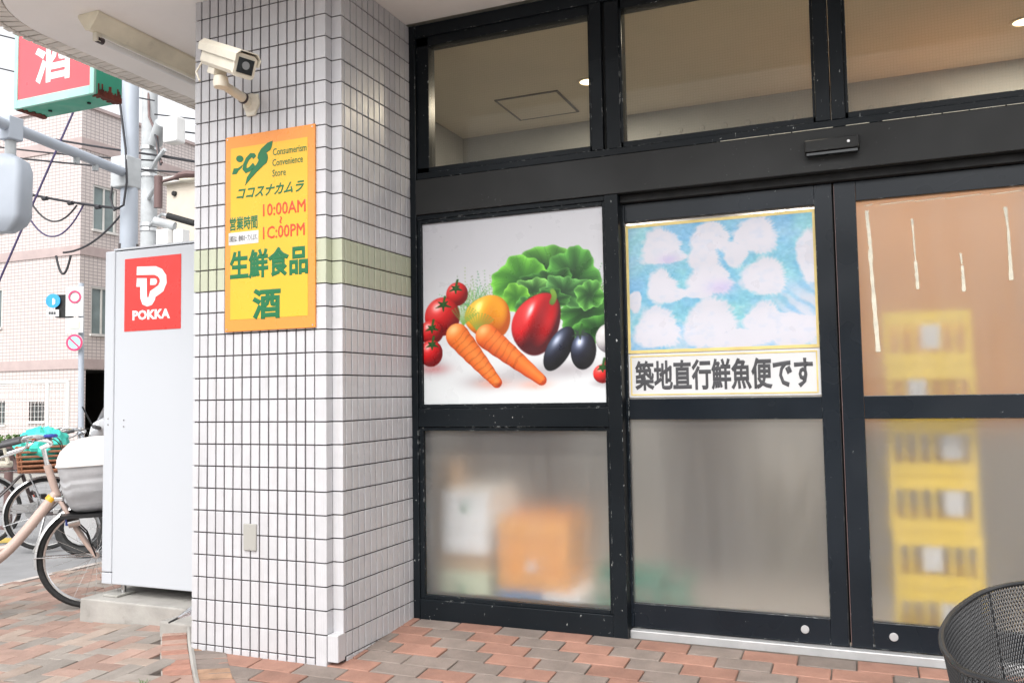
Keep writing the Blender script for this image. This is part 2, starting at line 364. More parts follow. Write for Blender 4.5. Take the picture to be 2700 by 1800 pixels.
M['green_s'] = P('green_painted_sheet', (.05, .40, .27), .45, var=.1, vscale=4)
M['mint'] = P('faded_mint_paint', (.36, .66, .58), .5, var=.12, vscale=6, dirt=.1)
M['rust'] = P('rust', (.14, .03, .018), .85, var=.5, vscale=18, bump=.6)
M['sg_or'] = P('orange_sign_border', (.72, .25, .04), .3, var=.04, vscale=2)
M['sg_ye'] = P('yellow_sign_face', (.70, .385, .022), .3, var=.05, vscale=1.6)
M['ink_g'] = P('green_ink', (.004, .125, .04), .4, var=.06)
M['ink_r'] = P('red_orange_ink', (.60, .055, .014), .4, var=.06)
M['ink_k'] = P('grey_black_ink', (.055, .055, .06), .4, var=.2)
M['ink_w'] = P('white_ink', (.80, .80, .80), .4, var=.03)
M['ink_gr'] = P('faded_grey_ink', (.22, .22, .22), .5)
M['gold'] = P('pale_gold_edging', (.66, .52, .20), .4, var=.15, vscale=12)
M['paper'] = P('white_label_paper', (.60, .60, .60), .5, var=.03)
M['tape'] = P('dried_tape_residue', (.60, .57, .46), .6, var=.15, vscale=30)
M['orange'] = P('orange_crate_plastic', (.80, .34, .05), .4, var=.06)
M['yellow'] = P('yellow_crate_plastic', (.82, .56, .045), .4, var=.06)
M['styro'] = P('white_polystyrene', (.80, .82, .83), .7, var=.03)
M['card'] = P('cardboard', (.46, .29, .15), .8, var=.1)
M['card_o'] = P('orange_cardboard', (.62, .30, .12), .8, var=.12, vscale=2)
M['lgreen'] = P('pale_green_carton', (.62, .70, .50), .7, var=.05)
M['dkgreen'] = P('dark_green_crate_plastic', (.02, .24, .15), .5, var=.1)
M['bluec'] = P('blue_tray_plastic', (.05, .22, .45), .5)
M['in_wall'] = P('tan_shop_wall', (.31, .325, .34), .8, var=.06)
M['in_ceil'] = P('tan_shop_ceiling', (.66, .62, .53), .85, var=.06, vscale=1.5)
M['grey_c'] = P('grey_case_paint', (.25, .235, .225), .6)
M['in_floor'] = P('grey_shop_floor', (.35, .33, .31), .4, var=.1)
M['in_dark'] = P('dark_shelf', (.09, .085, .09), .6)
M['wire'] = P('black_cable', (.03, .03, .035), .6)
M['wire_p'] = P('purple_cable', (.06, .045, .12), .6)
M['foil'] = P('hedge_leaves', (.075, .14, .03), .6, var=.4, vscale=8)
M['yline'] = P('yellow_road_paint', (.62, .45, .10), .7, var=.15, vscale=12)
def apt_mat():
    k = N('pink_beige_wall_tile'); b = k.n('ShaderNodeBsdfPrincipled'); pos = k.pos()
    sx = k.n('ShaderNodeSeparateXYZ'); k.l(pos, sx.inputs[0]); cx = k.n('ShaderNodeCombineXYZ')
    k.l(k.math('ADD', sx.outputs[0], sx.outputs[1]), cx.inputs[0]); k.l(sx.outputs[2], cx.inputs[1])
    br = k.n('ShaderNodeTexBrick', Scale=1.0); br.offset = 0.0; br.inputs['Brick Width'].default_value = .125; br.inputs['Row Height'].default_value = .083; br.inputs['Mortar Size'].default_value = .010
    br.inputs['Color1'].default_value = (.60, .53, .505, 1); br.inputs['Color2'].default_value = (.55, .485, .46, 1); br.inputs['Mortar'].default_value = (.33, .285, .28, 1)
    k.l(cx.outputs[0], br.inputs['Vector']); k.l(br.outputs['Color'], b.inputs['Base Color']); b.inputs['Roughness'].default_value = .5
    k.l(b.outputs[0], k.out.inputs['Surface']); return k.m
M['apt'] = apt_mat()
M['apt_band'] = P('brown_pink_band', (.42, .335, .32), .6, var=.08)
M['apt_win'] = P('grey_window_glass', (.16, .20, .20), .12, var=.3, vscale=1.5)
M['apt_frame'] = P('pale_window_frame', (.62, .60, .57), .5)
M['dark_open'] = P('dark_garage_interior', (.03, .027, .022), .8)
M['house'] = P('beige_render', (.56, .50, .42), .8, var=.06)
M['sky_blue'] = P('blue_sign_face', (.03, .32, .62), .35)
M['pale_blue'] = P('pale_blue_sign_face', (.35, .70, .80), .35)
M['magenta'] = P('faded_red_ring', (.72, .05, .15), .35)
M['scoot'] = P('scooter_plastic', (.62, .64, .67), .25, var=.03)

# ================================================================== GROUND
def zr(y): return -.0686*(.656-y) if y > -.4 else -.0725
def zl(x): return max(-.03+.05*x, -.2)
o = struct(MB().add([(-300,-300,-.22),(300,-300,-.22),(300,400,-.22),(-300,400,-.22)], [(0,1,2,3)]).build('road', M['asphalt']))
LK = [(-1.15,.42),(-.80,.06),(-.43,-.30),(-.05,-.62),(.5,-.92),(1.2,-1.15),(4.6,-1.3)]   # foot of the entrance step
pv = MB()
up1 = LK[:3]+[(-.311,-.4),(4.6,-.4),(4.6,.72),(-1.15,.72)]; lo1 = [(-.311,-.4)]+LK[3:]+[(4.6,-.4)]
pv.add([(x,y,-.0686*(.656-y)-.009) for x,y in up1], [tuple(range(len(up1)))]); pv.add([(x,y,-.0686*1.056-.009) for x,y in lo1], [tuple(range(len(lo1)))])
entrance = struct(pv.build('pavement', M['mortar'])); entrance['_off'] = [0,0,0]
sw = MB(); xs_ = [-3.62,-3.4,-2.6,-1.8,-1.0,-.2,.8,1.8,3.0,5.0]
for a, b in zip(xs_[:-1], xs_[1:]):
    za, zb = (zl(a)-.009, zl(b)-.009)
    if a >= -.2: za = -.085
    if b >= -.2: zb = -.085
    sw.add([(a,-4.5,za),(b,-4.5,zb),(b,6,zb),(a,6,za)], [(0,1,2,3)])
sidewalk = struct(sw.build('sidewalk', M['paving'])); sidewalk['_off'] = [0,0,0]

def inframe(p, mx=.06):
    d = Vector(p)-CAMP; z = d.dot(_f)
    if z < .3: return None
    x = d.dot(_r)/z*2242.2/2700; y = d.dot(_u)/z*2242.2/1800
    return z if (abs(x) < .5+mx and abs(y) < .5+mx) else None

def paver_mesh(name, l, w, h, mat, bev=.004):
    m = MB(); a, b, c = l/2, w/2, bev
    m.add([(-a,-b,-h),(a,-b,-h),(a,b,-h),(-a,b,-h),(-a,-b,-c*.7),(a,-b,-c*.7),(a,b,-c*.7),(-a,b,-c*.7),(-a+c,-b+c,0),(a-c,-b+c,0),(a-c,b-c,0),(-a+c,b-c,0)],
          [(0,1,5,4),(1,2,6,5),(2,3,7,6),(3,0,4,7),(4,5,9,8),(5,6,10,9),(6,7,11,10),(7,4,8,11),(8,9,10,11)])
    me = bpy.data.meshes.new(name); me.from_pydata(m.v, [], m.f); me.materials.append(mat); return me
def step_side(x, y, off=0.):
    """>0 on the shop side of the step line"""
    best = None
    for (a, b) in zip(LK[:-1], LK[1:]):
        ax, ay = a; bx, by = b; dx, dy = bx-ax, by-ay; L = math.hypot(dx, dy)
        t = max(0, min(1, ((x-ax)*dx+(y-ay)*dy)/L/L)); d = math.hypot(x-ax-t*dx, y-ay-t*dy)
        sgn = (dx*(y-ay)-dy*(x-ax))/L
        if best is None or d < best[0]: best = (d, sgn)
    return math.copysign(best[0], best[1])-off
pm = {k: paver_mesh('paver', .214, .104, .05, M[k]) for k in ('p_red', 'p_grey')}
slope = math.atan(.0686); rest = MB(); cnt = 0
row = 0; y = .60
while y > -1.0:
    for i in range(-6, 24):
        x = -.9+i*.22+(.11 if row % 2 else 0)+.02*math.sin(row*1.3)
        if step_side(x, y, .15) < -.045 or x > 4.4 or (-.66 < x < -.06 and y > .12): continue
        kd = 'p_red' if (i+(row//2)) % 2 == 0 else 'p_grey'
        if random.random() < .1: kd = 'p_red' if kd == 'p_grey' else 'p_grey'
        z = zr(y)+random.uniform(-.0012, .0016)
        if inframe((x,y,z), .09) is None: continue
        o = bpy.data.objects.new('paver', pm[kd]); COL.objects.link(o); o.parent = entrance
        o.location = (x,y,z); o.rotation_euler = (slope+random.uniform(-.004,.004), random.uniform(-.004,.004), random.uniform(-.008,.008)); cnt += 1
    y -= .109; row += 1
# fill pieces against the pillar and the shop front
for i in range(-9, 15):
    x = .16+i*.22
    if x > .15 and x < 4.3 and inframe((x,.66,0), .05):
        pass
hm = {}
for kd in ('h_red', 'h_grey', 'h_pale'):
    hm[kd] = paver_mesh('brick', .192, .092, .05, M[kd], .003)
cells = []
for cx in range(-36, 10):
    for cy in range(-12, 62):
        d = (cx-cy) % 4
        if d == 0: cells.append((cx*.1+.1, cy*.1+.05, 0))
        elif d == 3: cells.append((cx*.1+.05, cy*.1+.1, 1))
vis = []
for (x,y,k) in cells:
    if x < -3.55 or step_side(x, y, -.09) > .005 and not (x < -.9 and y > .3): continue
    if -1.88 < x and y > .45: continue
    z = inframe((x,y,zl(x)), .03)
    if z is not None: vis.append((z,x,y,k))
vis.sort(); far = {kd: MB() for kd in hm}
for j, (_,x,y,k) in enumerate(vis):
    kd = random.choice(['h_red','h_red','h_grey','h_grey','h_pale']); zz = zl(x)+random.uniform(-.0015,.0015)
    if j < 300:
        o = bpy.data.objects.new('brick', hm[kd]); COL.objects.link(o); o.parent = sidewalk
        o.location = (x,y,zz); o.rotation_euler = (0, -math.atan(.05), R(90)*k+random.uniform(-.006,.006))
    else:
        a, b = (.096,.046) if k == 0 else (.046,.096); c = .003
        far[kd].add([(x-a,y-b,zz-.005),(x+a,y-b,zz-.005+.1*a*.5),(x+a,y+b,zz-.005+.1*a*.5),(x-a,y+b,zz-.005),(x-a+c,y-b+c,zz-.05*a),(x+a-c,y-b+c,zz+.05*a),(x+a-c,y+b-c,zz+.05*a),(x-a+c,y+b-c,zz-.05*a)],
                    [(4,5,6,7),(0,1,5,4),(1,2,6,5),(2,3,7,6),(3,0,4,7)])
for kd, mb in far.items():
    if mb.v:
        o = mb.build('bricks', M[kd], sidewalk); o['kind'] = 'stuff'
# entrance step: a course of narrow orange-brown bricks, and a sloping course of red bricks outside it
bed = MB()
for (a, b) in zip(LK[:4], LK[1:5]):
    a = Vector((*a,0)); b = Vector((*b,0)); d = (b-a).normalized(); nr = Vector((-d.y, d.x, 0))
    def off_(p, k, z): q = p+nr*k; return (q.x, q.y, z)
    bed.add([off_(a,.004,-.056),off_(b,.004,-.056),off_(b,-.128,-.0785),off_(a,-.128,-.0785)], [(0,1,2,3)])
stp = struct(bed.build('kerb', M['kbed'])); stp['_off'] = [0,0,0]
def walk(off, step):
    pts = []
    for (a, b) in zip(LK[:-1], LK[1:]):
        a = Vector((*a,0)); b = Vector((*b,0)); d = (b-a).normalized(); nrm = Vector((-d.y, d.x, 0)); L = (b-a).length; t = step/2
        while t < L: pts.append((a+d*t+nrm*off, math.atan2(nrm.y, nrm.x))); t += step
    return pts
def kerb_course(w0, w1, ang, step, gap, z0f, z1f, mats):
    """bricks lying across the step between two lines parallel to it, their long sides turned to ang"""
    for (a, b) in zip(LK[:4], LK[1:5]):
        a = Vector((*a,0)); b = Vector((*b,0)); d = (b-a).normalized(); nr = Vector((-d.y, d.x, 0)); e = Vector((math.cos(ang), math.sin(ang), 0)); k = 1/e.dot(nr); t = 0.
        while t < (b-a).length:
            t1 = min(t+step-gap, (b-a).length)
            A, B = a+d*t, a+d*t1; q = [A+e*k*w0, B+e*k*w0, B+e*k*w1, A+e*k*w1]; zz = [z0f(q[0]), z0f(q[1]), z1f(q[2]), z1f(q[3])]; j = random.uniform(-.0015,.0015)
            c = (q[0]+q[1]+q[2]+q[3])/4
            if inframe((c.x,c.y,-.05), .06) is not None and t1-t > .02:
                vs = [(p.x,p.y,z-.04) for p, z in zip(q, zz)]+[(p.x,p.y,z-.003+j) for p, z in zip(q, zz)]+[((p+(c-p)*.05).x,(p+(c-p)*.05).y,z+j) for p, z in zip(q, zz)]
                MB().add(vs, [(0,1,5,4),(1,2,6,5),(2,3,7,6),(3,0,4,7),(4,5,9,8),(5,6,10,9),(6,7,11,10),(7,4,8,11),(8,9,10,11)]).build('brick', M[random.choice(mats)], stp)
            t += step
kerb_course(.008, .142, R(24), .062, .010, lambda p: zr(p.y)+.002, lambda p: zr(p.y)+.002, ('k_org','p_red','p_grey','k_org'))
kerb_course(-.010, -.122, R(4), .078, .014, lambda p: -.052, lambda p: -.071, ('k_red','k_red','h_red'))
o = MB().tube([(p.x,p.y,zr(p.y)-.004) for p, a in walk(.002, .05)], .013, 6).build('mortar_line', M['concrete'], stp)

# ================================================================== TILED PILLAR
pil = thing('tiled_pillar', 'square pillar clad in white upright tiles with a pale green band', 'pillar', (-.34,.33,-.05))
XL, XN, YN, YF, ZT = -.736, .0522, .0458, .656, 2.97
g = .0056; gv = .0074
core = MB().slab([(XL+.006,.006),(-.006,.006),(-.006,YN+.006),(XN-.006,YN+.006),(XN-.006,YF+.05),(XL+.006,YF+.05)], -.16, ZT-.002)
core.build('core', M['grout'], pil)
def tile_box(mb, o, u, n, w, z0, z1, t=.0075):
    """tile standing on a wall: o corner, u along, n outward"""
    b = .0016; o = Vector(o); u = Vector(u); n = Vector(n); Z = Vector((0,0,1)); p = []
    for (du, dz) in ((0,z0),(w,z0),(w,z1),(0,z1)): p.append(o+u*du+Z*dz-n*t)
    for (du, dz) in ((0,z0),(w,z0),(w,z1),(0,z1)): p.append(o+u*du+Z*dz-n*b)
    for (du, dz) in ((b,z0+b),(w-b,z0+b),(w-b,z1-b),(b,z1-b)): p.append(o+u*du+Z*dz)
    mb.add(p, [(0,1,5,4),(1,2,6,5),(2,3,7,6),(3,0,4,7),(4,5,9,8),(5,6,10,9),(6,7,11,10),(7,4,8,11),(8,9,10,11)])
rows = [(1.78-.1*(k+1)+g/2, 1.78-.1*k-g/2, k) for k in range(-11, 18)]
rows.append((ZT-.1+.08+g/2, ZT-.001, -12)); rows.append((-.14, 1.78-1.8-g/2, 18))
rows[-2] = (1.78+1.1+g/2, ZT-.001, -12)
colsF = [-(.0598+.0492*i) for i in range(14)]          # joints on the front, from the corner
colsS = [YN+.0245+.0492*i for i in range(12)]
tiles = []
for z0, z1, k in rows:
    gr = k in (0, 1)
    for a, b in zip(colsF[1:], colsF[:-1]): tiles.append(((a+gv/2,0,0), (1,0,0), (0,-1,0), b-a-gv, z0, z1, gr, 'F'))
    tiles.append(((XL,0,0), (1,0,0), (0,-1,0), colsF[-1]-XL-g/2, z0, z1, gr, 'F'))
    for a, b in zip(colsS[:-1], colsS[1:]): tiles.append(((XN,a+gv/2,0), (0,1,0), (1,0,0), b-a-gv, z0, z1, gr, 'S'))
    tiles.append(((XN,colsS[-1]+g/2,0), (0,1,0), (1,0,0), YF-colsS[-1]-g/2, z0, z1, gr, 'S'))
def score(t):
    o, u, n, w, z0, z1, gr, s = t
    c = Vector(o)+Vector(u)*w/2+Vector((0,0,(z0+z1)/2)); d = CAMP-c; L = d.length
    if s == 'F' and -.545 < c.x < -.05 and 1.39 < c.z < 2.28: return 0
    if c.z < -.03: return 0
    return w*(z1-z0)*abs(d.normalized().dot(Vector(n)))/L/L
tiles.sort(key=score, reverse=True)
cache = {}; restw = MB(); restg = MB()
for j, (o, u, n, w, z0, z1, gr, s) in enumerate(tiles):
    if j < 300:
        key = (round(w,4), round(z1-z0,4), s, gr)
        if key not in cache:
            mb = MB(); tile_box(mb, (0,0,0), u, n, w, 0, z1-z0); me = bpy.data.meshes.new('tile'); me.from_pydata(mb.v, [], mb.f); me.materials.append(M['tile_g' if gr else 'tile']); cache[key] = me
        ob = bpy.data.objects.new('tile', cache[key]); COL.objects.link(ob); ob.parent = pil
        ob.location = Vector(o)+Vector((0,0,z0))-Vector(pil['_off'])+Vector(n)*random.uniform(-.0006,.0006)
        ob.rotation_euler = (random.uniform(-.003,.003), 0, random.uniform(-.004,.004))
    else: tile_box(restg if gr else restw, Vector(o)+Vector(n)*random.uniform(-.0005,.0005), u, n, w, z0, z1)
for z0, z1, k in rows:       # tiles on the hidden left flank, loosely
    yy = 0.004
    while yy < YF-.05:
        tile_box(restg if k in (0,1) else restw, (XL, yy+.045, 0), (0,-1,0), (-1,0,0), .045, z0, z1); yy += .0492
o = restw.build('wall_tiles', M['tile'], pil); o['kind'] = 'stuff'
o = restg.build('green_wall_tiles', M['tile_g'], pil); o['kind'] = 'stuff'
def ell(z0, z1, pts, th=.0075):
    """angle tile: pts is the outer line in plan"""
    a, b, c = [Vector((*p,0)) for p in pts]
    d1 = (b-a).normalized(); d2 = (c-b).normalized(); n1 = Vector((-d1.y, d1.x, 0)); n2 = Vector((-d2.y, d2.x, 0))
    r = .003; bb = [b-d1*r, b-d1*r*.3+d2*r*.3, b+d2*r]
    outer = [a]+bb+[c]; inner = [c+n2*th, b+n1*th+n2*th, a+n1*th]
    return MB().slab([(p.x,p.y) for p in outer+inner], z0, z1)
for z0, z1, k in rows:
    if k > 17: continue
    m = M['tile_g' if k in (0,1) else 'tile']
    if k < 17: ell(z0, z1, ((colsF[0]+g/2, 0), (0, 0), (0, YN-.001))).build('corner_tile', m, pil)
    ell(z0, z1, ((.0008, YN), (XN, YN), (XN, colsS[0]-g/2))).build('corner_tile', m, pil)
MB().box(colsF[0]+g/2, -.002, 0, .04, -.1, .076).build('corner_tile', M['tile'], pil, bevel=.002)
MB().box(.001, XN+.002, .002, YN+.01, -.03, .083).build('corner_block', M['tile'], pil, bevel=.003)

# ================================================================== CANOPY (soffit, tiled rim, upper wall)
cnp = thing('shop_canopy', 'cream soffit with a rounded tiled rim over the shop entrance', 'canopy', (-.5,.3,2.97))
RC = .55; CX, CY = -1.15, 0.0
def rim(off, n=14):
    pts = [(-1.70-off, 4.2)]
    pts += [(CX-(RC+off)*math.cos(t*math.pi/2/n), CY-(RC+off)*math.sin(t*math.pi/2/n)) for t in range(n+1)]
    pts += [(4.8, -RC-off)]
    return pts
MB().slab(rim(0)+[(4.8,.63),(-.70,.63),(-.70,4.2)], 2.97, 3.0).build('soffit', M['soffit'], cnp)
MB().slab(rim(.142)+rim(.001)[::-1], 2.984, 3.02).build('rim_bed', M['grout'], cnp)
fas = rim(.150); inn = rim(.10)
MB().slab(fas+inn[::-1], 3.02, 3.75).build('fascia', M['fascia_tile'], cnp)
MB().slab(rim(.10)+[(4.8,4.2)], 3.75, 3.8).build('canopy_top', M['concrete'], cnp)
# rim tiles: long course .10 deep, then an angle course .04 deep
path = []
for i in range(86): path.append((Vector((-1.70, 4.2-.05*i-.025, 0)), Vector((-1,0,0))))
path = [q for q in path if q[0].y > 0]
na = 17
for i in range(na):
    a = (i+.5)*math.pi/2/na; path.append((Vector((CX-RC*math.cos(a), CY-RC*math.sin(a), 0)), Vector((-math.cos(a), -math.sin(a), 0))))
for i in range(24): path.append((Vector((CX+.05*i+.025, -RC, 0)), Vector((0,-1,0))))
ta = paver_mesh('rim_tile', .091, .0435, .012, M['fascia_tile'], .0015); tb = paver_mesh('rim_tile', .038, .0435, .012, M['fascia_tile'], .0015)
for p, d in path:
    for me, dist, zz in ((ta, .052, 2.972), (tb, .1235, 2.972)):
        o = bpy.data.objects.new('rim_tile', me); COL.objects.link(o); o.parent = cnp
        q = p+d*dist; o.location = Vector((q.x, q.y, zz+random.uniform(-.0008,.0008)))-Vector(cnp['_off']); o.rotation_euler = (math.pi, 0, -math.atan2(d.y, d.x)); o.rotation_euler = Euler((math.pi, 0, math.atan2(d.y, d.x)))
# building behind the pillar (side wall along the passage) and wall above the shop front
sw_ = thing('shop_side_wall', 'plain tiled side wall of the shop behind the pillar', 'wall', (-.72,2.4,-.1))
MB().box(-.73,-.60,.70,4.2,-.2,2.965).build('wall', M['fascia_tile'], sw_)

# fluorescent batten
fl = thing('fluorescent_light', 'yellowed triangular fluorescent batten under the soffit', 'ceiling light', (-1.28,.45,2.97))
def tri(y0, y1, w0, w1, h): return [(-1.278-w0,2.9695),(-1.278+w0,2.9695),(-1.278+w0,2.955),(-1.278+w1,2.9695-h),(-1.278-w1,2.9695-h),(-1.278-w0,2.955)]
MB().prism(tri(0,0,.066,.016,.082), -.13, 1.11).build('housing', M['lampm'], fl, bevel=.003)
MB().prism(tri(0,0,.069,.018,.085), -.138, -.126).build('end_cap', M['lampm'], fl, bevel=.003)
MB().prism(tri(0,0,.069,.018,.085), 1.106, 1.118).build('end_cap', M['lampm'], fl, bevel=.003)
for yy in (-.10, 1.05):
    h = MB().box(-1.293,-1.263,yy,yy+.032,2.845,2.89).build('lamp_holder', M['cream'], fl, bevel=.006); MB().cyl((-1.278,yy+.012,2.858),(-1.278,yy+.05,2.858),.017,n=14).build('socket', M['dark_f'], h, smooth=True)
MB().cyl((-1.278,-.06,2.858),(-1.278,1.05,2.858),.0155,n=16).build('tube', M['white_w'], fl, smooth=True)

# ================================================================== SHOP FRONT
fr = thing('shopfront_window_frame', 'worn black metal shopfront frame with brown transom windows above the doors', 'window frame', (2.0,.70,0))
Y0, Y1 = .656, .76
def mem(name, x0, x1, z0, z1, y0=Y0, y1=Y1, m='black', bev=.003): return MB().box(x0,x1,y0,y1,z0,z1).build(name, M[m], fr, bevel=bev)
XR = 4.5
mem('jamb', .0525, .0875, -.045, 2.969, Y0-.004)                       # against the pillar
mem('top_rail', .0876, XR, 2.905, 2.969)
mem('bottom_rail', .0876, 1.066, -.045, .093)
mem('middle_rail', .0876, 1.066, .930, 1.020)
mem('jamb', 1.0665, 1.131, -.06, 1.99, Y0-.006)
mem('header', .0876, XR, 1.990, 2.168, Y0-.010, .80, 'header')
mem('transom_rail', .0876, XR, 2.172, 2.205, Y0+.004)
mem('header_lip', 1.1315, XR, 1.955, 1.989, Y0+.035, .80, 'gap')
mem('head_rail', .0876, 1.066, 1.965, 1.9895, Y0+.002)
for a, b in ((1.012,1.068),(1.082,1.150),(1.994,2.052),(2.056,2.110),(2.95,3.06),(3.9,4.0)):
    mem('mullion', a, b, 2.2055, 2.9045, Y0+.002 if a != 1.082 else Y0+.012)
mem('mullion', 1.0685, 1.0815, 2.2055, 2.9045, Y0+.03, Y1, 'gap', 0)
tr = [(.0876,1.012),(1.150,1.994),(2.110,2.95),(3.06,3.9)]
for i, (a, b) in enumerate(tr):
    for (x0,x1,z0,z1) in ((a,a+.068 if i == 0 else a+.014,2.2055,2.9045),(b-.012,b,2.2055,2.9045),(a,b,2.2056,2.232),(a,b,2.858,2.9044)):
        MB().box(x0+.0005,x1-.0005,Y0+.014,Y1-.02,z0,z1).build('glazing_bead', M['black'], fr, bevel=.002)
    pane(a+.004,b-.004,Y0+.042,2.215,2.875,'wired',fr,'transom_pane')
# pale dashes along the header under the transoms
x = 1.6
while x < 4.2:
    w = random.choice([.09,.12,.16,.2]); MB().box(x, x+w, Y0-.011, Y0-.002, 2.1686, 2.1708).build('pale_dash', M['tape'], fr); x += w+random.choice([.004,.006,.05])
# window A: upper print, lower frosted pane
for (x0,x1,z0,z1) in ((.0876,.110,.0935,.9295),(1.050,1.066,.0935,.9295),(.110,1.050,.0935,.113),(.110,1.050,.911,.9295),
                      (.0876,.108,1.0205,1.9645),(1.052,1.066,1.0205,1.9645),(.108,1.052,1.0205,1.041),(.108,1.052,1.947,1.9645)):
    MB().box(x0+.0004,x1-.0004,Y0+.008,Y1-.02,z0+.0002,z1-.0002).build('glazing_bead', M['black'], fr, bevel=.002)
pane(.1,1.06,Y0+.030,.10,.925,'frost',fr)
pane(.1,1.06,Y0+.032,1.03,1.957,'frost',fr,'upper_pane')
# right of the doors, beyond the picture
mem('jamb', 3.80, 3.88, -.06, 1.954); mem('bottom_rail', 3.88, XR, -.045, .093); pane(3.88,XR,Y0+.03,.09,1.95,'frost',fr)

# sliding doors
def door(x0, x1, label, stiles, bump_x, posts):
    yd0, yd1 = .722, .762
    d = thing('sliding_door', label, 'door', ((x0+x1)/2,.74,.03), 'automatic sliding doors of the shop')
    sl_, sr_ = stiles
    def b(n, a0, a1, z0, z1, m='door', ya=yd0, yb=yd1, bev=.0025): return MB().box(a0,a1,ya,yb,z0,z1).build(n, M[m], d, bevel=bev)
    b('stile', x0, x0+sl_, .032, 1.953); b('stile', x1-sr_, x1, .032, 1.953)
    b('top_rail', x0+sl_+.0003, x1-sr_-.0003, 1.868, 1.9525); b('lock_rail', x0+sl_+.0003, x1-sr_-.0003, .961, 1.055); b('bottom_rail', x0+sl_+.0003, x1-sr_-.0003, .0325, .140)
    for z0, z1 in ((.140,.961),(1.055,1.868)):
        pane(x0+sl_-.004, x1-sr_+.004, .738, z0-.004, z1+.004, 'frost', d)
    for (bx) in bump_x:
        p = MB().lathe([(.017,0),(.017,-.004),(.015,-.0065),(.006,-.007)], (bx,yd0,.088), 20, 'y').build('bumper', M['alu'], d, smooth=True)
    return d
dB = door(1.128, 2.044, 'left sliding door with faded fish poster in its upper pane', (.014,.072), (1.872,), None)
dC = door(2.050, 3.00, 'right sliding door with tape strips on its upper pane', (.086,.072), (2.21,), None)
MB().box(2.030,2.064,.7635,.775,.04,1.95).build('light_stop', M['gap'], dC)  # added strip that blocks shop light leaking between the doors
MB().box(2.0415,2.0435,.719,.7219,.04,1.94).build('edge_gasket', M['gap'], dB)
MB().box(2.0505,2.0525,.719,.7219,.04,1.94).build('edge_gasket', M['brown_p'], dC)
dD = thing('fixed_side_window', 'black framed frosted side window right of the sliding doors', 'window', (3.4,.74,0))
for (a,b_,c,d_) in ((3.002,3.06,.03,1.953),(3.06,3.80,.03,.14),(3.06,3.80,.961,1.055),(3.06,3.80,1.868,1.953)): MB().box(a,b_-.0004,.70,.76,c,d_).build('frame', M['door'], dD)
for z0, z1 in ((.14,.961),(1.055,1.868)): pane(3.058,3.80,.72,z0,z1,'frost',dD)
trk = tag(MB().box(1.132,3.80,.688,.80,-.03,.028).build('door_track', M['alu'], bevel=.004), 'pale metal floor track under the sliding doors', 'door track')
# tape residue on the right door
def strip(x0, z0, x1, z1, w0, w1, n=14):
    m = MB(); L = []; Rr = []
    for i in range(n+1):
        t = i/n; x = x0+(x1-x0)*t; z = z0+(z1-z0)*t; w = (w0+(w1-w0)*t)*random.uniform(.75,1.1)
        L.append((x-w/2+random.uniform(-.001,.001), z)); Rr.append((x+w/2, z))
    strip.k += 1
    return m.prism(L+Rr[::-1], .7362-.0002*strip.k, .7376).build('tape_strip', M['tape'], dC)
strip.k = 0
strip(2.176,1.825,2.188,1.62,.016,.014); strip(2.182,1.66,2.198,1.235,.015,.018)
strip(2.352,1.60,2.356,1.485,.012,.014); strip(2.346,1.775,2.352,1.60,.010,.004)
strip(2.520,1.57,2.522,1.465,.011,.014); strip(2.516,1.62,2.519,1.575,.009,.006)
strip(2.686,1.70,2.688,1.50,.010,.016); strip(2.680,1.79,2.686,1.70,.014,.006)
for (a, b_) in ((2.17,2.20),(2.23,2.36),(2.36,2.46),(2.47,2.60),(2.63,2.74)): MB().prism([(a,1.843),(b_,1.845+.004),(b_,1.849+.003),(a,1.846)], .7362, .7376).build('tape_strip', M['tape'], dC)
# door sensor
sn = thing('door_sensor', 'slim black motion sensor on the header above the doors', 'sensor', (2.05,.63,2.09))
MB().add([(1.947,.646,2.124),(2.160,.646,2.124),(2.160,.646,2.060),(1.947,.646,2.060),(1.949,.612,2.116),(2.158,.612,2.116),(2.158,.600,2.066),(1.949,.600,2.066)],
         [(0,1,5,4),(4,5,6,7),(7,6,2,3),(0,4,7,3),(1,2,6,5),(0,3,2,1)]).build('housing', M['header'], sn, bevel=.004)
MB().box(1.955,2.152,.603,.64,2.050,2.0595).build('lens_strip', M['dkglass'], sn); MB().lathe([(.006,0),(.006,-.002),(.003,-.003)], (2.118,.606,2.093), 12, 'y').build('indicator_lamp', M['ink_w'], sn)

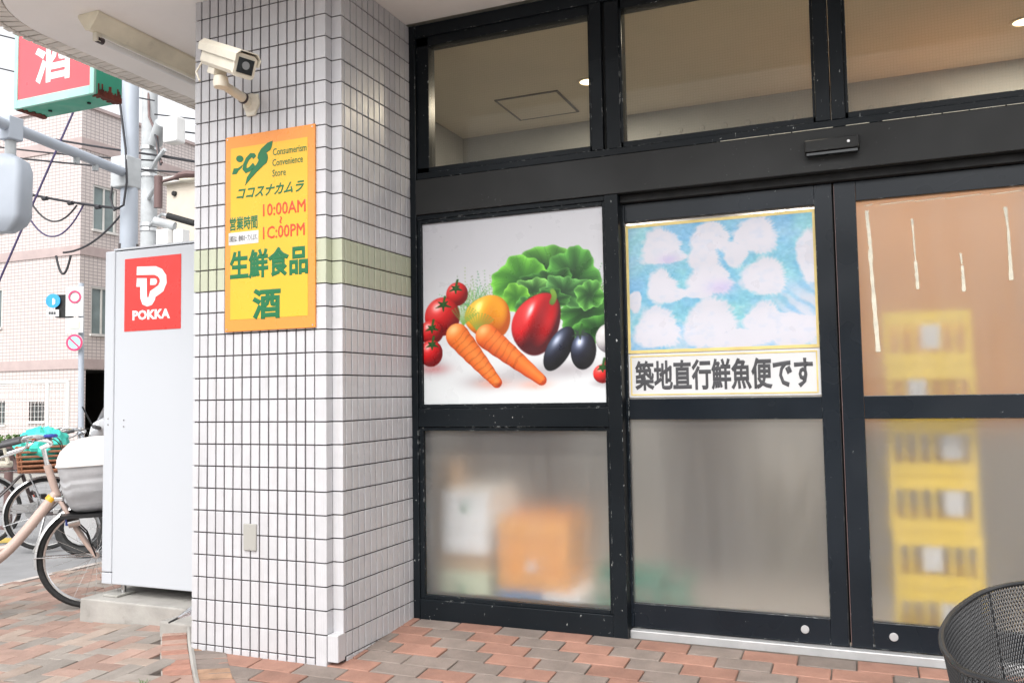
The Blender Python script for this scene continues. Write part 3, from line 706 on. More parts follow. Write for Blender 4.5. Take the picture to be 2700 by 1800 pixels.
# ------------------------------------------------------------------ vegetable print
def veg():
    n = 300; v, u = np.mgrid[0:n,0:n]/(n-1.); u = .5+(u-.5)/1.06; v = .56+(v-.57)/1.08; img = np.zeros((n,n,3))
    t = np.clip((v-.25)/.6, 0, 1)
    top = np.array([.80,.80,.82]); bot = np.array([.90,.915,.92]); img[:] = top+(bot-top)*t[...,None]
    img += (.04*(u-.3))[...,None]
    nz = fbm(n,n,8,3)
    def over(col, a): img[:] = img*(1-a[...,None])+col*a[...,None]
    def soft(d, w): return np.clip(.5-d/w, 0, 1)
    def shadow(cx, cy, rx, ry, s, col=(.55,.5,.52)):
        d = ((u-cx)/rx)**2+((v-cy)/ry)**2; over(np.array(col), np.clip(s*np.exp(-d*1.6), 0, 1))
    L = np.array([-.45,-.62,.64])
    def shade(nx, ny, nzv, base, dark, light, spec=.6, gl=30):
        d = np.clip(nx*L[0]+ny*L[1]+nzv*L[2], 0, 1)[...,None]
        c = np.array(dark)+(np.array(base)-np.array(dark))*np.clip(d*1.5, 0, 1)+(np.array(light)-np.array(base))*np.clip(d-.62, 0, 1)*1.7
        h = np.clip(nx*-.30+ny*-.50+nzv*.81, 0, 1)**gl
        return c+spec*h[...,None]
    def ball(cx, cy, rx, ry, base, dark, light, rot=0, lobes=0, spec=.6, gl=30, wob=0.):
        c_, s_ = math.cos(rot), math.sin(rot); x = ((u-cx)*c_+(v-cy)*s_)/rx; y = (-(u-cx)*s_+(v-cy)*c_)/ry
        r = np.sqrt(x*x+y*y); 
        if wob: r = r*(1+wob*np.cos(3*np.arctan2(y,x)+.6))
        zz = np.sqrt(np.clip(1-r*r, 0, 1)); nx, ny = x.copy(), y.copy()
        if lobes:
            g_ = np.sin(x*lobes*3.0+.4); nx = nx+.45*np.cos(x*lobes*3.0+.4)*(1-r**4)
            zz = np.clip(zz+.0*g_, 0, 1)
        q = np.sqrt(nx*nx+ny*ny+zz*zz)+1e-6
        wx = (nx*c_-ny*s_)/q; wy = (nx*s_+ny*c_)/q
        over(shade(wx, wy, zz/q, base, dark, light, spec, gl), soft(r-1, .05))
    def calyx(cx, cy, r, col=(.10,.30,.12)):
        for a in np.linspace(0, 2*math.pi, 6)[:-1]+.3:
            for k in np.linspace(0, 1, 14):
                d = np.hypot((u-cx-math.cos(a)*r*k)/1, (v-cy-math.sin(a)*r*.6*k-.006*k)/1); over(np.array(col), soft(d-.008*(1-k*.8), .006))
        for k in np.linspace(0, 1, 8):
            d = np.hypot(u-cx-.01*k, v-cy+.04*k); over(np.array((.18,.36,.14)), soft(d-.006, .005))
    for c in ((.08,.775,.12,.05),(.36,.85,.16,.05),(.58,.82,.2,.06),(.80,.80,.2,.05),(.95,.87,.07,.025)): shadow(*c, .45)
    shadow(.40,.86,.10,.03,.5,(.95,.6,.5)); shadow(.62,.87,.10,.03,.5,(.95,.6,.5)); shadow(.08,.78,.10,.03,.5,(.85,.45,.45))
    # feathery greens
    r_ = np.random.default_rng(5)
    for (bx,by,sp,cnt,ln) in ((.36,.50,.16,70,.22),(.99,.48,.14,60,.22),(.30,.47,.08,20,.1)):
        for _ in range(cnt):
            a = -math.pi/2+r_.normal(0,.7)+(-.5 if bx < .5 else .1); l = ln*r_.uniform(.5,1); x0 = bx+r_.uniform(-sp,sp)*.5; y0 = by+r_.uniform(-.04,.06)
            tt = np.linspace(0, 1, 12); col = np.array((r_.uniform(.25,.55), r_.uniform(.5,.72), r_.uniform(.2,.4)))
            dd = np.full((n,n), 9.)
            for k in tt: dd = np.minimum(dd, np.hypot(u-x0-math.cos(a)*l*k-.03*k*k, v-y0-math.sin(a)*l*k))
            over(col, soft(dd-.0022, .006)*.8)
    # lettuce: ruffled leaves from back to front
    def leaf(cx, cy, rx, ry, base, dark, seed, ruff=.14, freq=9, tilt=0.):
        x = (u-cx)/rx; y = (v-cy)/ry; th = np.arctan2(y, x); r = np.hypot(x, y)
        k = np.random.default_rng(seed); ph = k.random(4)*6.28
        edge = 1+ruff*.55*np.sin(th*freq*.55+ph[0])+ruff*.35*np.sin(th*freq+ph[1])+ruff*.2*np.sin(th*freq*2.1+ph[2])
        q = r/edge; fold = np.sin(th*freq+ph[1]+r*3.2)*.5+.5; vein = np.abs(np.sin(th*freq*1.6+ph[3]+nz*4))
        br = np.clip(.18+.95*q**1.4*(.55+.45*fold)+.10*(nz-.5)-tilt*y, 0, 1)
        br = br*(1-.16*(vein < .16))
        c = np.array(dark)+(np.array(base)-np.array(dark))*br[...,None]
        c = c+np.clip(q-.88, 0, 1)[...,None]*np.array([.9,1.1,.7])
        over(c, soft(q-1, .035))
    G, D = (.42,.74,.25), (.02,.13,.05); G2, D2 = (.33,.62,.24), (.03,.14,.06)
    leaf(.70,.335,.21,.135,G,D,1,.10,8); leaf(.56,.365,.155,.125,(.46,.80,.25),(.08,.28,.08),2,.13,7); leaf(.82,.365,.13,.15,(.36,.68,.26),D,3,.12,8)
    leaf(.70,.40,.15,.085,(.24,.50,.19),(.01,.06,.03),4,.2,8); leaf(.62,.41,.10,.06,(.55,.84,.40),D2,5,.2,7); leaf(.88,.53,.13,.11,G2,D2,6,.16,8)
    leaf(.77,.43,.12,.08,(.42,.70,.35),D2,7,.22,8); leaf(.53,.44,.07,.07,(.52,.82,.26),(.14,.36,.1),8,.12,6); leaf(.93,.62,.12,.07,G2,D2,9,.14,6); leaf(.58,.50,.06,.06,(.36,.66,.28),D2,12,.12,6)
    leaf(.90,.45,.07,.07,(.45,.76,.33),D2,10,.16,7); leaf(.70,.46,.10,.05,(.25,.5,.2),(.02,.09,.04),11,.2,7)
    ball(.99,.66,.065,.07,(.86,.85,.85),(.5,.48,.5),(.95,.95,.95),spec=.1)
    ball(.217,.405,.060,.060,(.84,.12,.13),(.45,.02,.04),(.95,.42,.40)); calyx(.21,.375,.035)
    ball(.134,.515,.098,.098,(.85,.13,.14),(.45,.02,.04),(.96,.45,.42)); calyx(.14,.455,.045)
    ball(.072,.592,.068,.062,(.84,.12,.13),(.42,.02,.04),(.96,.42,.40)); calyx(.075,.57,.036)
    ball(.069,.700,.065,.068,(.86,.10,.12),(.45,.02,.05),(.96,.42,.40)); calyx(.075,.655,.034)
    ball(.385,.530,.122,.108,(.98,.68,.14),(.72,.32,.03),(1.,.86,.40),rot=.2,lobes=1.1,spec=.35,gl=18,wob=.05)
    ball(.635,.575,.118,.155,(.82,.07,.10),(.30,.01,.05),(.93,.30,.28),rot=.42,lobes=1.5,spec=.75,gl=26,wob=.05)
    for k in np.linspace(0, 1, 16): over(np.array((.45,.60,.22))*(.8+.3*k), soft(np.hypot(u-.715-.012*math.sin(k*3), v-.475+.055*k)-.013*(1-.2*k), .008))
    def cap(x0,y0,x1,y1,r0,r1,base,dark,light,rings=True,spec=.15):
        dx, dy = x1-x0, y1-y0; L2 = dx*dx+dy*dy; t = np.clip(((u-x0)*dx+(v-y0)*dy)/L2, 0, 1); le = math.sqrt(L2)
        px, py = u-x0-t*dx, v-y0-t*dy; r = r0+(r1-r0)*t**1.25; r = r*(1+.02*np.sin(t*34)); d = np.hypot(px, py)/r
        side = (px*dy-py*dx)/le/r; zz = np.sqrt(np.clip(1-d*d, 0, 1)); nx = px/r; ny = py/r
        c = shade(nx, ny, zz, base, dark, light, spec, 12)
        if rings: c = c*(1-.13*(np.sin(t*60+nz*9) > .72)[...,None]*(nz > .42)[...,None])
        over(c, soft(d-1, .06))
    for (x0,y0) in ((.25,.56),(.33,.60)):
        for k in range(10):
            a = -2.2+.17*k
            tt = np.linspace(0,1,10); dd = np.full((n,n), 9.)
            for q in tt: dd = np.minimum(dd, np.hypot(u-x0-math.cos(a)*.10*q, v-y0-math.sin(a)*.09*q))
            over(np.array((.45,.66,.30)), soft(dd-.004, .008)*.8)
    cap(.215,.615,.425,.855,.062,.027,(.96,.52,.22),(.72,.24,.06),(1.,.74,.48))
    cap(.375,.625,.655,.848,.060,.026,(.96,.48,.18),(.70,.22,.05),(1.,.70,.42))
    ball(.745,.700,.058,.118,(.13,.14,.20),(.01,.01,.03),(.40,.46,.58),rot=.55,spec=.55,gl=22)
    ball(.865,.715,.062,.088,(.13,.14,.20),(.01,.01,.03),(.40,.46,.60),rot=.1,spec=.7,gl=22); calyx(.85,.63,.04,(.20,.26,.22))
    ball(1.0,.775,.035,.045,(.85,.10,.12),(.45,.02,.05),(.95,.4,.4)); ball(.955,.825,.046,.044,(.90,.13,.12),(.5,.03,.05),(.97,.45,.4)); calyx(.955,.795,.026)
    return img
pa = thing('vegetable_poster', 'photo print of vegetables filling the upper left window', 'poster', (.58,.665,1.5))
MB().box(.1085,1.0515,Y0+.0245,Y0+.0285,1.0415,1.9465).build('backing_sheet', M['paper'], pa)
sheet('print', M['print'], .1088,1.0512,1.0418,1.9462, Y0+.0235, veg(), pa)

# ------------------------------------------------------------------ fish print on the left door
def fish():
    h, w = 240, 280; v, u = np.mgrid[0:h,0:w]*1.; v /= h-1; u /= w-1
    n1 = fbm(h,w,7,21); n2 = fbm(h,w,26,33); n3 = fbm(h,w,4,51); fine = fbm(h,w,60,77,2)
    t1 = np.clip((n3-.35)*3, 0, 1)[...,None]; t2 = np.clip((n1-.4)*3, 0, 1)[...,None]
    blue = np.array([.36,.68,.86])*(1-t1)+np.array([.50,.80,.84])*t1; blue = blue*(1-.55*t2)+np.array([.62,.78,.93])*.55*t2
    blue = blue+((n2-.5)*.22)[...,None]*np.array([1.,.6,.2])+((fine-.5)*.12)[...,None]
    pale = np.stack([.85+.03*n1, .85+.02*n1, .885+.02*n1], -1)-(.05*np.clip(n2-.55,0,1)*4)[...,None]*np.array([.5,.3,0])
    m = np.zeros((h,w))
    for (cx,cy,rx,ry) in ((.19,.17,.125,.17),(.20,.26,.16,.06),(.47,.13,.13,.15),(.43,.28,.10,.14),(.60,.27,.08,.12),(.71,.14,.135,.17),(.19,.50,.10,.16),(.25,.56,.10,.07),(.46,.46,.14,.16),(.40,.55,.10,.07),(.75,.47,.135,.18),(.16,.84,.15,.20),(.46,.82,.17,.24),(.74,.80,.12,.15),(.98,.33,.07,.25),(.03,.6,.05,.1),(.9,.88,.2,.16),(.6,.93,.3,.10)):
        th = np.arctan2((v-cy)/ry, (u-cx)/rx)
        r = np.hypot((u-cx)/rx, (v-cy)/ry)*(1+.10*np.sin(th*3+cx*20)+.05*(n2-.5)*4+.10*np.abs(np.sin(th*17+n1*6))*(u > cx))
        m = np.maximum(m, np.clip((1.0-r+(n2-.5)*.55)*4.5, 0, 1))
    m = np.maximum(m, np.clip((v-.80)*2.2+(n2-.5)*1.5, 0, 1)*.85)
    stre = np.clip(np.sin((u*1.0-v*.75)*70+n1*9)*.5+.5+(u-.8)*2.2, 0, 1)*np.clip((u-.72)*5, 0, 1)*np.clip((v-.45)*5, 0, 1); m = np.maximum(m, stre*.85)
    m = np.clip(m, 0, 1); m = np.clip(.20+.80*m-.16*(n2-.5)-.10*np.clip(n1-.5,0,1), 0, 1)
    img = blue*(1-m[...,None])+pale*m[...,None]
    lil = np.exp(-(((u-.52)/.10)**2+((v-.53)/.07)**2)*1.6)+np.exp(-(((u-.23)/.07)**2+((v-.28)/.05)**2)*1.6)
    img = img*(1-.5*np.clip(lil,0,1)[...,None])+np.array([.77,.70,.90])*.5*np.clip(lil,0,1)[...,None]
    img *= (.985+.03*np.abs(np.sin(v*9.4)))[...,None]
    return img
pb = thing('fish_poster', 'sun-bleached blue and white fish poster on the left sliding door', 'poster', (1.56,.735,1.55))
MB().box(1.144,1.973,.7340,.7374,1.262,1.853).build('backing_sheet', M['paper'], pb)
sheet('print', M['print'], 1.156,1.961,1.276,1.840, .7332, fish(), pb)
for (a,b_,c,d_) in ((1.144,1.156,1.262,1.853),(1.961,1.973,1.262,1.853),(1.156,1.961,1.840,1.853),(1.156,1.961,1.262,1.276)): MB().box(a,b_,.7322,.7338,c,d_).build('edging', M['gold'], pb)
pc = thing('fish_delivery_banner', 'white banner with black Japanese lettering under the bleached poster', 'sign', (1.56,.735,1.15))
MB().box(1.144,1.973,.7340,.7374,1.062,1.258).build('backing_sheet', M['paper'], pc)
for (a,b_,c,d_) in ((1.152,1.158,1.070,1.250),(1.955,1.961,1.070,1.250),(1.158,1.955,1.244,1.250),(1.158,1.955,1.070,1.076)): MB().box(a,b_,.7322,.7338,c,d_).build('edging', M['gold'], pc)
text('築地直行鮮魚便です', (1.172,1.942,1.090,1.228), .7328, M['ink_k'], pc, bold=.030)

# ================================================================== SIGN, CAMERA, PLATE ON THE PILLAR
sg = thing('shop_sign', 'yellow and orange opening hours sign screwed to the tiled pillar', 'sign', (-.295,-.005,1.388))
SX0, SX1, SZ0, SZ1 = -.5415, -.0485, 1.3875, 2.2865
MB().box(SX0,SX1,-.012,-.001,SZ0,SZ1).build('panel', M['sg_or'], sg, bevel=.002)
def uv(u, v): return (SX0+(SX1-SX0)*u, SZ1-(SZ1-SZ0)*v)
a = uv(.065,.062); b_ = uv(.925,.940); MB().box(a[0],b_[0],-.0131,-.0119,b_[1],a[1]).build('yellow_field', M['sg_ye'], sg)
def st(body, u0, u1, vc, hh, mat, bold=.0, **kw):
    x0, z = uv(u0, vc); x1, _ = uv(u1, vc); H = (SZ1-SZ0)*hh
    return text(body, (x0,x1,z-H/2,z+H/2), -.0135, M[mat], sg, bold=bold, depth=.001, **kw)
st('Consumerism', .545,.915,.112,.036,'ink_g',.012); st('Convenience', .540,.875,.166,.036,'ink_g',.012); st('Store', .540,.690,.219,.036,'ink_g',.012)
st('ココスナカムラ', .13,.89,.300,.058,'ink_g',.035,shear=.35)
st('10:00AM', .435,.905,.400,.064,'ink_r',.018); st('1C:00PM', .435,.895,.515,.064,'ink_r',.018); st('≀', .62,.648,.458,.034,'ink_r',.0)
st('営業時間', .055,.375,.452,.070,'ink_g',.030)
a = uv(.045,.497); b_ = uv(.385,.560); MB().box(a[0],b_[0],-.0140,-.0129,b_[1],a[1]).build('hours_sticker', M['paper'], sg)
text('日曜日は、朝9時オープンします。', (uv(.055,.53)[0],uv(.375,.53)[0],uv(0,.545)[1],uv(0,.513)[1]), -.0144, M['ink_gr'], sg, bold=.0)
st('生鮮食品', .055,.93,.665,.150,'ink_g',.040); st('酒', .315,.635,.868,.155,'ink_g',.042)
def lg(pts):
    out = []
    for X, Y in pts:
        x6 = .5*X; y6 = 78.4+.5*Y; u = (x6-(95-13*(y6-175)/1330))/617.; v = (y6-(175-117*u))/(1330+84*u); out.append(uv(u, v))
    return out
lm = MB()
for poly in ([(397+52*math.cos(t), 478+47*math.sin(t)) for t in np.linspace(0,2*math.pi,19)[:-1]],
             [(285,698),(310,615),(370,608),(440,558),(425,598),(378,642),(348,692)]):
    lm.prism(lg(poly), -.0145, -.0128)
stroke(lm, lg([(608,455),(590,425),(555,425),(505,480),(472,550),(462,610),(488,640),(535,620),(600,550)]), .0205, -.0145, -.0128)
for kk, poly in enumerate(([(858,215),(790,245),(700,330),(660,400),(648,460),(665,490),(720,520),(795,455),(785,400),(770,385),(830,340),(850,290)], [(665,490),(640,540),(560,640),(500,730),(470,845),(540,760),(640,650),(720,570),(775,520),(795,455),(720,470)])):
    lm.prism(lg(poly), -.0147-.0002*kk, -.0128)
lm.build('emblem', M['ink_g'], sg)
for (x,z) in ((SX0+.012,SZ1-.012),(SX1-.012,SZ1-.012),(SX0+.012,SZ0+.012),(SX1-.012,SZ0+.012)): MB().lathe([(.004,0),(.003,-.002)], (x,-.012,z), 10, 'y').build('screw', M['steel'], sg)

sc = thing('security_camera', 'cream bullet security camera on a wall bracket above the yellow sign', 'security camera', (-.41,0,2.44))
MB().lathe([(.045,0),(.045,-.010),(.034,-.018),(.026,-.03)], (-.40,0,2.43), 20, 'y').build('wall_plate', M['cream'], sc, smooth=True)
MB().prism([(-.425,2.37),(-.375,2.37),(-.358,2.42),(-.358,2.47),(-.442,2.47),(-.442,2.42)], -.012, 0).build('base_plate', M['cream'], sc, bevel=.006)
MB().cyl((-.40,-.02,2.432),(-.40,-.19,2.455),.0225,.0205,16).build('arm', M['cream'], sc, smooth=True); MB().cyl((-.40,-.055,2.436),(-.40,-.064,2.437),.026,n=16).build('arm_ring', M['dark_f'], sc, smooth=True)
MB().lathe([(.012,-.03),(.030,-.024),(.034,0),(.03,.022),(.015,.028)], (-.40,-.205,2.462), 16).build('ball_joint', M['cream'], sc, smooth=True)
# housing built along local X then turned: nose forward-right and down
ax = Vector((.86,-.30,-.415)).normalized(); up = (Vector((0,0,1))-ax*ax.z).normalized(); sdv = ax.cross(up)
ctr = Vector((-.335,-.235,2.535))
def cm(x, s, z): return ctr+ax*x+sdv*s+up*z
def sect(x, w, h, ch): return [cm(x,a,b) for a,b in ((-w,-h+ch),(-w+ch,-h),(w-ch,-h),(w,-h+ch),(w,h-ch),(w-ch*1.4,h),(-w+ch*1.4,h),(-w,h-ch))]
def loft(secs):
    m = MB(); k = len(secs[0]); v = [p for s_ in secs for p in s_]
    return m.add(v, [(i*k+j, i*k+(j+1)%k, (i+1)*k+(j+1)%k, (i+1)*k+j) for i in range(len(secs)-1) for j in range(k)]+[tuple(range(k-1,-1,-1)), tuple(range((len(secs)-1)*k, len(secs)*k))])
loft([sect(-.165,.040,.040,.012), sect(-.155,.046,.046,.014), sect(.125,.046,.046,.014), sect(.135,.044,.044,.013)]).build('housing', M['cream'], sc)
loft([[cm(x,a,b) for a,b in ((-.056,.010),(-.054,.012),(-.054,.040),(-.036,.058),(.036,.058),(.054,.040),(.054,.012),(.056,.010),(.0585,.040),(.038,.0625),(-.038,.0625),(-.0585,.040))] for x in (-.175,.165)]).build('sun_shield', M['cream'], sc)
loft([sect(.1352,.049,.049,.012), sect(.152,.049,.049,.012)]).build('front_bezel', M['cream'], sc)
wd = loft([[cm(x,a,b) for a,b in ((-.036,-.030),(.036,-.030),(.036,.032),(-.036,.032))] for x in (.1525,.1545)]).build('window', M['dkglass'], sc)
MB().cyl(cm(.1546,0,.004), cm(.157,0,.004), .017, n=18).build('lens', M['lens'], wd, smooth=True)
loft([[cm(x,a,b) for a,b in ((-.03,-.075),(.03,-.075),(.03,-.046),(-.03,-.046))] for x in (-.105,-.045)]).build('mount_block', M['cream'], sc, bevel=.004)
MB().tube([cm(-.17,.0,-.01), cm(-.20,.01,-.03), cm(-.20,.03,-.09), cm(-.15,.03,-.12)], .0045, 8).build('cable', M['cream'], sc, smooth=True)
pt = thing('socket_cover_plate', 'small grey blank outlet cover on the lower pillar tiles', 'cover plate', (-.40,-.004,.472))
MB().box(-.436,-.366,-.009,-.0005,.414,.531).build('plate', M['grey_p'], pt, bevel=.003)
for z in (.424,.521): MB().lathe([(.003,0),(.002,-.0015)], (-.401,-.009,z), 8, 'y').build('screw', M['steel'], pt)

# ================================================================== INSIDE THE SHOP
inn_ = MB()
room = struct(MB().add([(-1.2,.80,-.02),(6,.80,-.02),(6,4.6,-.02),(-1.2,4.6,-.02)], [(0,1,2,3)]).build('shop_floor', M['in_floor']))
struct(MB().box(-.58,4.5,.765,2.60,3.005,3.05).build('shop_ceiling', M['in_ceil']))
struct(MB().box(-.58,4.5,2.601,2.66,2.62,3.049).build('bulkhead', M['in_wall']))
struct(MB().box(-.58,4.5,2.66,4.6,2.60,2.65).build('inner_ceiling', M['in_ceil']))
struct(MB().box(-.58,4.5,4.6,4.66,-.02,2.65).build('back_wall', M['in_wall']))
struct(MB().box(4.5,4.56,.66,4.6,-.2,3.05).build('right_wall', M['in_wall']))
struct(MB().box(-.64,-.585,.76,4.6,-.02,3.05).build('left_wall', M['in_wall']))
hb = thing('ceiling_hatch', 'square access hatch outlined in the ceiling behind the left transom', 'hatch', (.19,2.15,3.0))
for (x0,x1,y0,y1) in ((-.028,.41,1.925,1.94),(-.028,.41,2.36,2.375),(-.028,-.013,1.94,2.36),(.395,.41,1.94,2.36)): MB().box(x0,x1,y0,y1,2.998,3.006).build('frame', M['in_dark'], hb)
MB().box(-.012,.394,1.941,2.359,2.999,3.006).build('panel', M['in_ceil'], hb)
for i in range(15):
    x = .90+i*.149
    o = MB().lathe([(.018,0),(.018,-.004),(.011,-.007),(.004,-.007)], (x,2.60,2.852-.003*i), 14, 'y').build('rosette', M['in_wall'], None)
    tag(o, 'small round stud on the pale bulkhead behind the transom windows', 'stud', 'studs along the bulkhead')
def downlight(x, y, z, lab, rr=.055, s=9.):
    t = thing('downlight', lab, 'ceiling light', (x,y,z), 'warm ceiling downlights in the shop')
    MB().lathe([(rr+.014,0),(rr+.014,-.006),(rr,-.008),(rr-.002,-.004)], (x,y,z), 24).build('trim_ring', M['cream'], t, smooth=True)
    MB().lathe([(rr-.002,-.0045),(.001,-.0085)], (x,y,z), 24).build('lamp', M['lamp_w'], t)
    l = bpy.data.lights.new('downlight_beam', 'AREA'); l.shape = 'DISK'; l.size = .1; l.energy = s; l.color = (1.0,.90,.76); lo = bpy.data.objects.new('beam', l); COL.objects.link(lo)
    lo.parent = t; lo.location = (0,0,-.012)
M['lamp_w'] = glow('warm_lamp_glow', (1.0,.80,.50), 3.2)
for (x,y,lab,s) in ((.635,1.865,'lit downlight at the right edge of the left transom window',14),(2.99,2.01,'lit downlight in the top right corner of the transom window',14),(1.75,.94,'added downlight above the left sliding door, hidden by its header',12),(3.6,1.2,'added unseen downlight far right above the side window',10)): downlight(x,y,3.005,lab,s=s*.8)  # the last two, near the doors, are added unseen to light the goods inside
for (x,y,lab) in ((0.4,3.5,'added downlight at the back left of the shop'),(1.6,3.5,'added downlight at the back middle of the shop'),(2.8,3.5,'added downlight at the back right of the shop')): downlight(x,y,2.60,lab,s=7)  # back downlights are added to light the inside of the shop

def crate(name, lab, cat, x0, x1, y0, y1, z0, z1, mat, group=None, label_at=None, bars=5):
    t = thing(name, lab, cat, ((x0+x1)/2,(y0+y1)/2,z0), group); w = .012
    for (a,b_,c,d_) in ((x0,x1,y0,y0+w),(x0,x1,y1-w,y1),(x0,x0+w,y0+w,y1-w),(x1-w,x1,y0+w,y1-w)):
        MB().box(a,b_,c,d_,z0,z0+(z1-z0)*.22).box(a,b_,c,d_,z1-(z1-z0)*.24,z1).build('rail', M[mat], t)
    MB().box(x0+w,x1-w,y0+w,y1-w,z0,z0+.012).build('bottom', M[mat], t)
    m = MB()
    for i in range(bars+1):
        x = x0+w+(x1-x0-2*w)*i/bars; ww = .022 if i in (0,bars) else .013
        m.box(x-ww/2,x+ww/2,y0+.001,y0+w-.001,z0+(z1-z0)*.22,z1-(z1-z0)*.24)
    m.build('slats', M[mat], t)
    if label_at: MB().box(label_at[0],label_at[1],y0-.003,y0,label_at[2],label_at[3]).build('label', M['paper'], t)
    return t
for i in range(6):      # stack of yellow crates behind the right door
    z0 = .02+i*.232; lx = (2.40,2.34,2.43,2.43,2.31,2.37)[i]
    crate('yellow_crate', ['lowest','second lowest','third','fourth','fifth','topmost'][i]+' yellow crate of the stack behind the right door', 'crate', 2.225+.004*math.sin(i*2),2.560+.004*math.sin(i*2),.93,1.30,z0,z0+.228,'yellow','stacked yellow crates',(lx,lx+.07,z0+.07,z0+.17),6)
crate('orange_crate', 'orange plastic crate standing behind the lower left window', 'crate', .365,.742,.96,1.28,.09,.45,'orange',None,(.52,.57,.19,.235),5)
MB_ = MB().box(.38,.73,.975,1.27,.105,.42).build('crate_filling', M['orange']); tag(MB_, 'orange packing filling the plastic crate behind the lower left window', 'packing')
def carton(lab, x0,x1,y0,y1,z0,z1, mat, mark=None, name='carton', cat='box', lid=True):
    t = thing(name, lab, cat, ((x0+x1)/2,(y0+y1)/2,z0)); h = z1-z0
    MB().box(x0,x1,y0,y1,z0,z1-h*.2-.002).build('body', M[mat], t, bevel=.006); MB().box(x0-.006,x1+.006,y0-.006,y1+.006,z1-h*.2,z1).build('lid', M[mat], t, bevel=.006)
    if mark: MB().box(mark[0],mark[1],y0-.009,y0-.0065 if False else y0-.0005,mark[2],mark[3]).build('printed_mark', M['dkgreen'], t)
carton('upper white polystyrene box behind the lower left window', .06,.315,.93,1.35,.415,.575,'styro',(.17,.21,.48,.52),'foam_box')
carton('lower white polystyrene box behind the lower left window', .055,.31,.93,1.35,.262,.412,'styro',None,'foam_box')
carton('brown cardboard box under the white foam boxes', .03,.315,.94,1.35,.17,.259,'card')
carton('pale green carton at the bottom of the boxes behind the window', .03,.31,.94,1.35,-.018,.167,'lgreen',(.14,.18,.06,.10))
carton('blue plastic tray under the orange crate', .36,.60,.95,1.28,-.018,.085,'bluec',None,'plastic_tray','tray')
carton('grey tray beside the blue tray under the orange crate', .61,.80,.95,1.28,-.018,.085,'styro',None,'plastic_tray','tray')
crate('green_crate', 'dark green crate behind the jamb between window and doors', 'crate', .87,1.20,1.0,1.30,-.018,.21,'dkgreen',None,None,4)
crate('green_crate', 'second dark green crate further inside behind the left door', 'crate', 1.06,1.30,1.15,1.45,-.018,.15,'dkgreen',None,None,4)
carton('tall dark shelf unit far inside behind the lower left window', -.30,.35,1.75,2.1,-.018,1.5,'in_dark',None,'shelf_unit','shelf')
carton('tall stack of orange cardboard inside behind the right door', 2.0,2.98,2.1,2.5,.90,2.34,'card_o',None,'cardboard_stack','cardboard')
carton('low grey storage case under the orange cardboard stack', 1.98,3.0,2.08,2.52,-.018,.895,'grey_c',None,'storage_case','case')
carton('dark case added far inside to darken the view through the left door', 1.0,1.45,2.3,2.6,-.018,1.05,'in_dark',None,'added_dark_case','case')  # added dark mass that deepens the tone seen through the left door
carton('low grey counter far inside behind the left door', 1.1,1.95,2.6,3.1,-.018,.55,'grey_p',None,'shop_counter','counter')
carton('narrow brown post of boxes beside the foam boxes', -.05,.045,1.05,1.2,-.018,.72,'card',None,'carton_post')

# ================================================================== VENDING MACHINE
vm = thing('vending_machine', 'white vending machine seen from its side with a red brand panel', 'vending machine', (-1.5,1.0,.066))
VY = .50
MB().box(-1.776,-1.13,VY,1.50,.066,1.932).build('cabinet', M['white'], vm, bevel=.006)
dr = MB().box(-1.853,-1.7785,VY-.003,1.50,.130,1.937).build('door', M['white'], vm, bevel=.008); MB().box(-1.853,-1.7785,VY-.001,1.50,.066,.126).build('kick_panel', M['white'], vm, bevel=.004)
MB().box(-1.7784,-1.7761,VY+.006,1.49,.07,1.93).build('door_seam', M['gap'], vm)
for (z0,z1,m) in ((1.60,1.72,'red_p'),(1.12,1.58,'sg_ye'),(.80,1.10,'red_p')): MB().box(-1.872,-1.8535,VY+.03,1.46,z0,z1).build('front_panel', M[m], vm, bevel=.004)
MB().box(-1.79,-1.13,VY+.0,1.49,1.938,1.948).build('top_trim', M['white'], vm)
for z in (.94,.975): MB().lathe([(.006,0),(.004,-.003)], (-1.70,VY,z), 10, 'y').build('bolt', M['steel'], vm); MB().lathe([(.006,0),(.004,-.003)], (-1.815,VY-.003,z+.01), 10, 'y').build('bolt', M['steel'], vm)
for (x,y) in ((-1.74,VY+.05),(-1.2,VY+.05),(-1.74,1.44),(-1.2,1.44)):
    MB().cyl((x,y,.008),(x,y,.066),.014,n=12).build('leg', M['steel'], vm, smooth=True)
MB().box(-1.81,-1.70,VY-.03,VY+.10,.004,.016).build('foot_plate', M['grey_p'], vm, bevel=.003)
RX0, RX1, RZ0, RZ1 = -1.703, -1.292, 1.472, 1.882
bd = thing('brand_sticker', 'square red sticker with white emblem and lettering on the vending machine', 'sticker', (-1.5,VY,1.68))
MB().box(RX0,RX1,VY-.0025,VY-.0004,RZ0,RZ1).build('red_field', M['red_p'], bd)
def bp(X, Y): u = (X-960)/427.; v = (Y-(595-42*u))/(557+25*u); return (RX0+(RX1-RX0)*u, RZ1-(RZ1-RZ0)*v)
em = MB(); sw2 = .0475
stroke(em, [bp(*q) for q in ((1055,685),(1195,683),(1232,700),(1255,735),(1258,775),(1240,822),(1205,848),(1180,865),(1172,900),(1160,920),(1140,927),(1120,918),(1110,890),(1108,775),(1055,775))], sw2, VY-.0042, VY-.002, 14)
stroke(em, [bp(1160,770),bp(1192,770)], .036, VY-.0042, VY-.002); em.prism([(bp(1192,770)[0]+.018*math.cos(t), bp(1192,770)[1]+.018*math.sin(t)) for t in np.linspace(0,2*math.pi,15)[:-1]], VY-.00421, VY-.002)
em.build('emblem', M['ink_w'], bd)
text('POKKA', (bp(1025,0)[0], bp(1310,0)[0], bp(1165,1062)[1], bp(1165,985)[1]), VY-.0035, M['ink_w'], bd, bold=.045, depth=.0012)
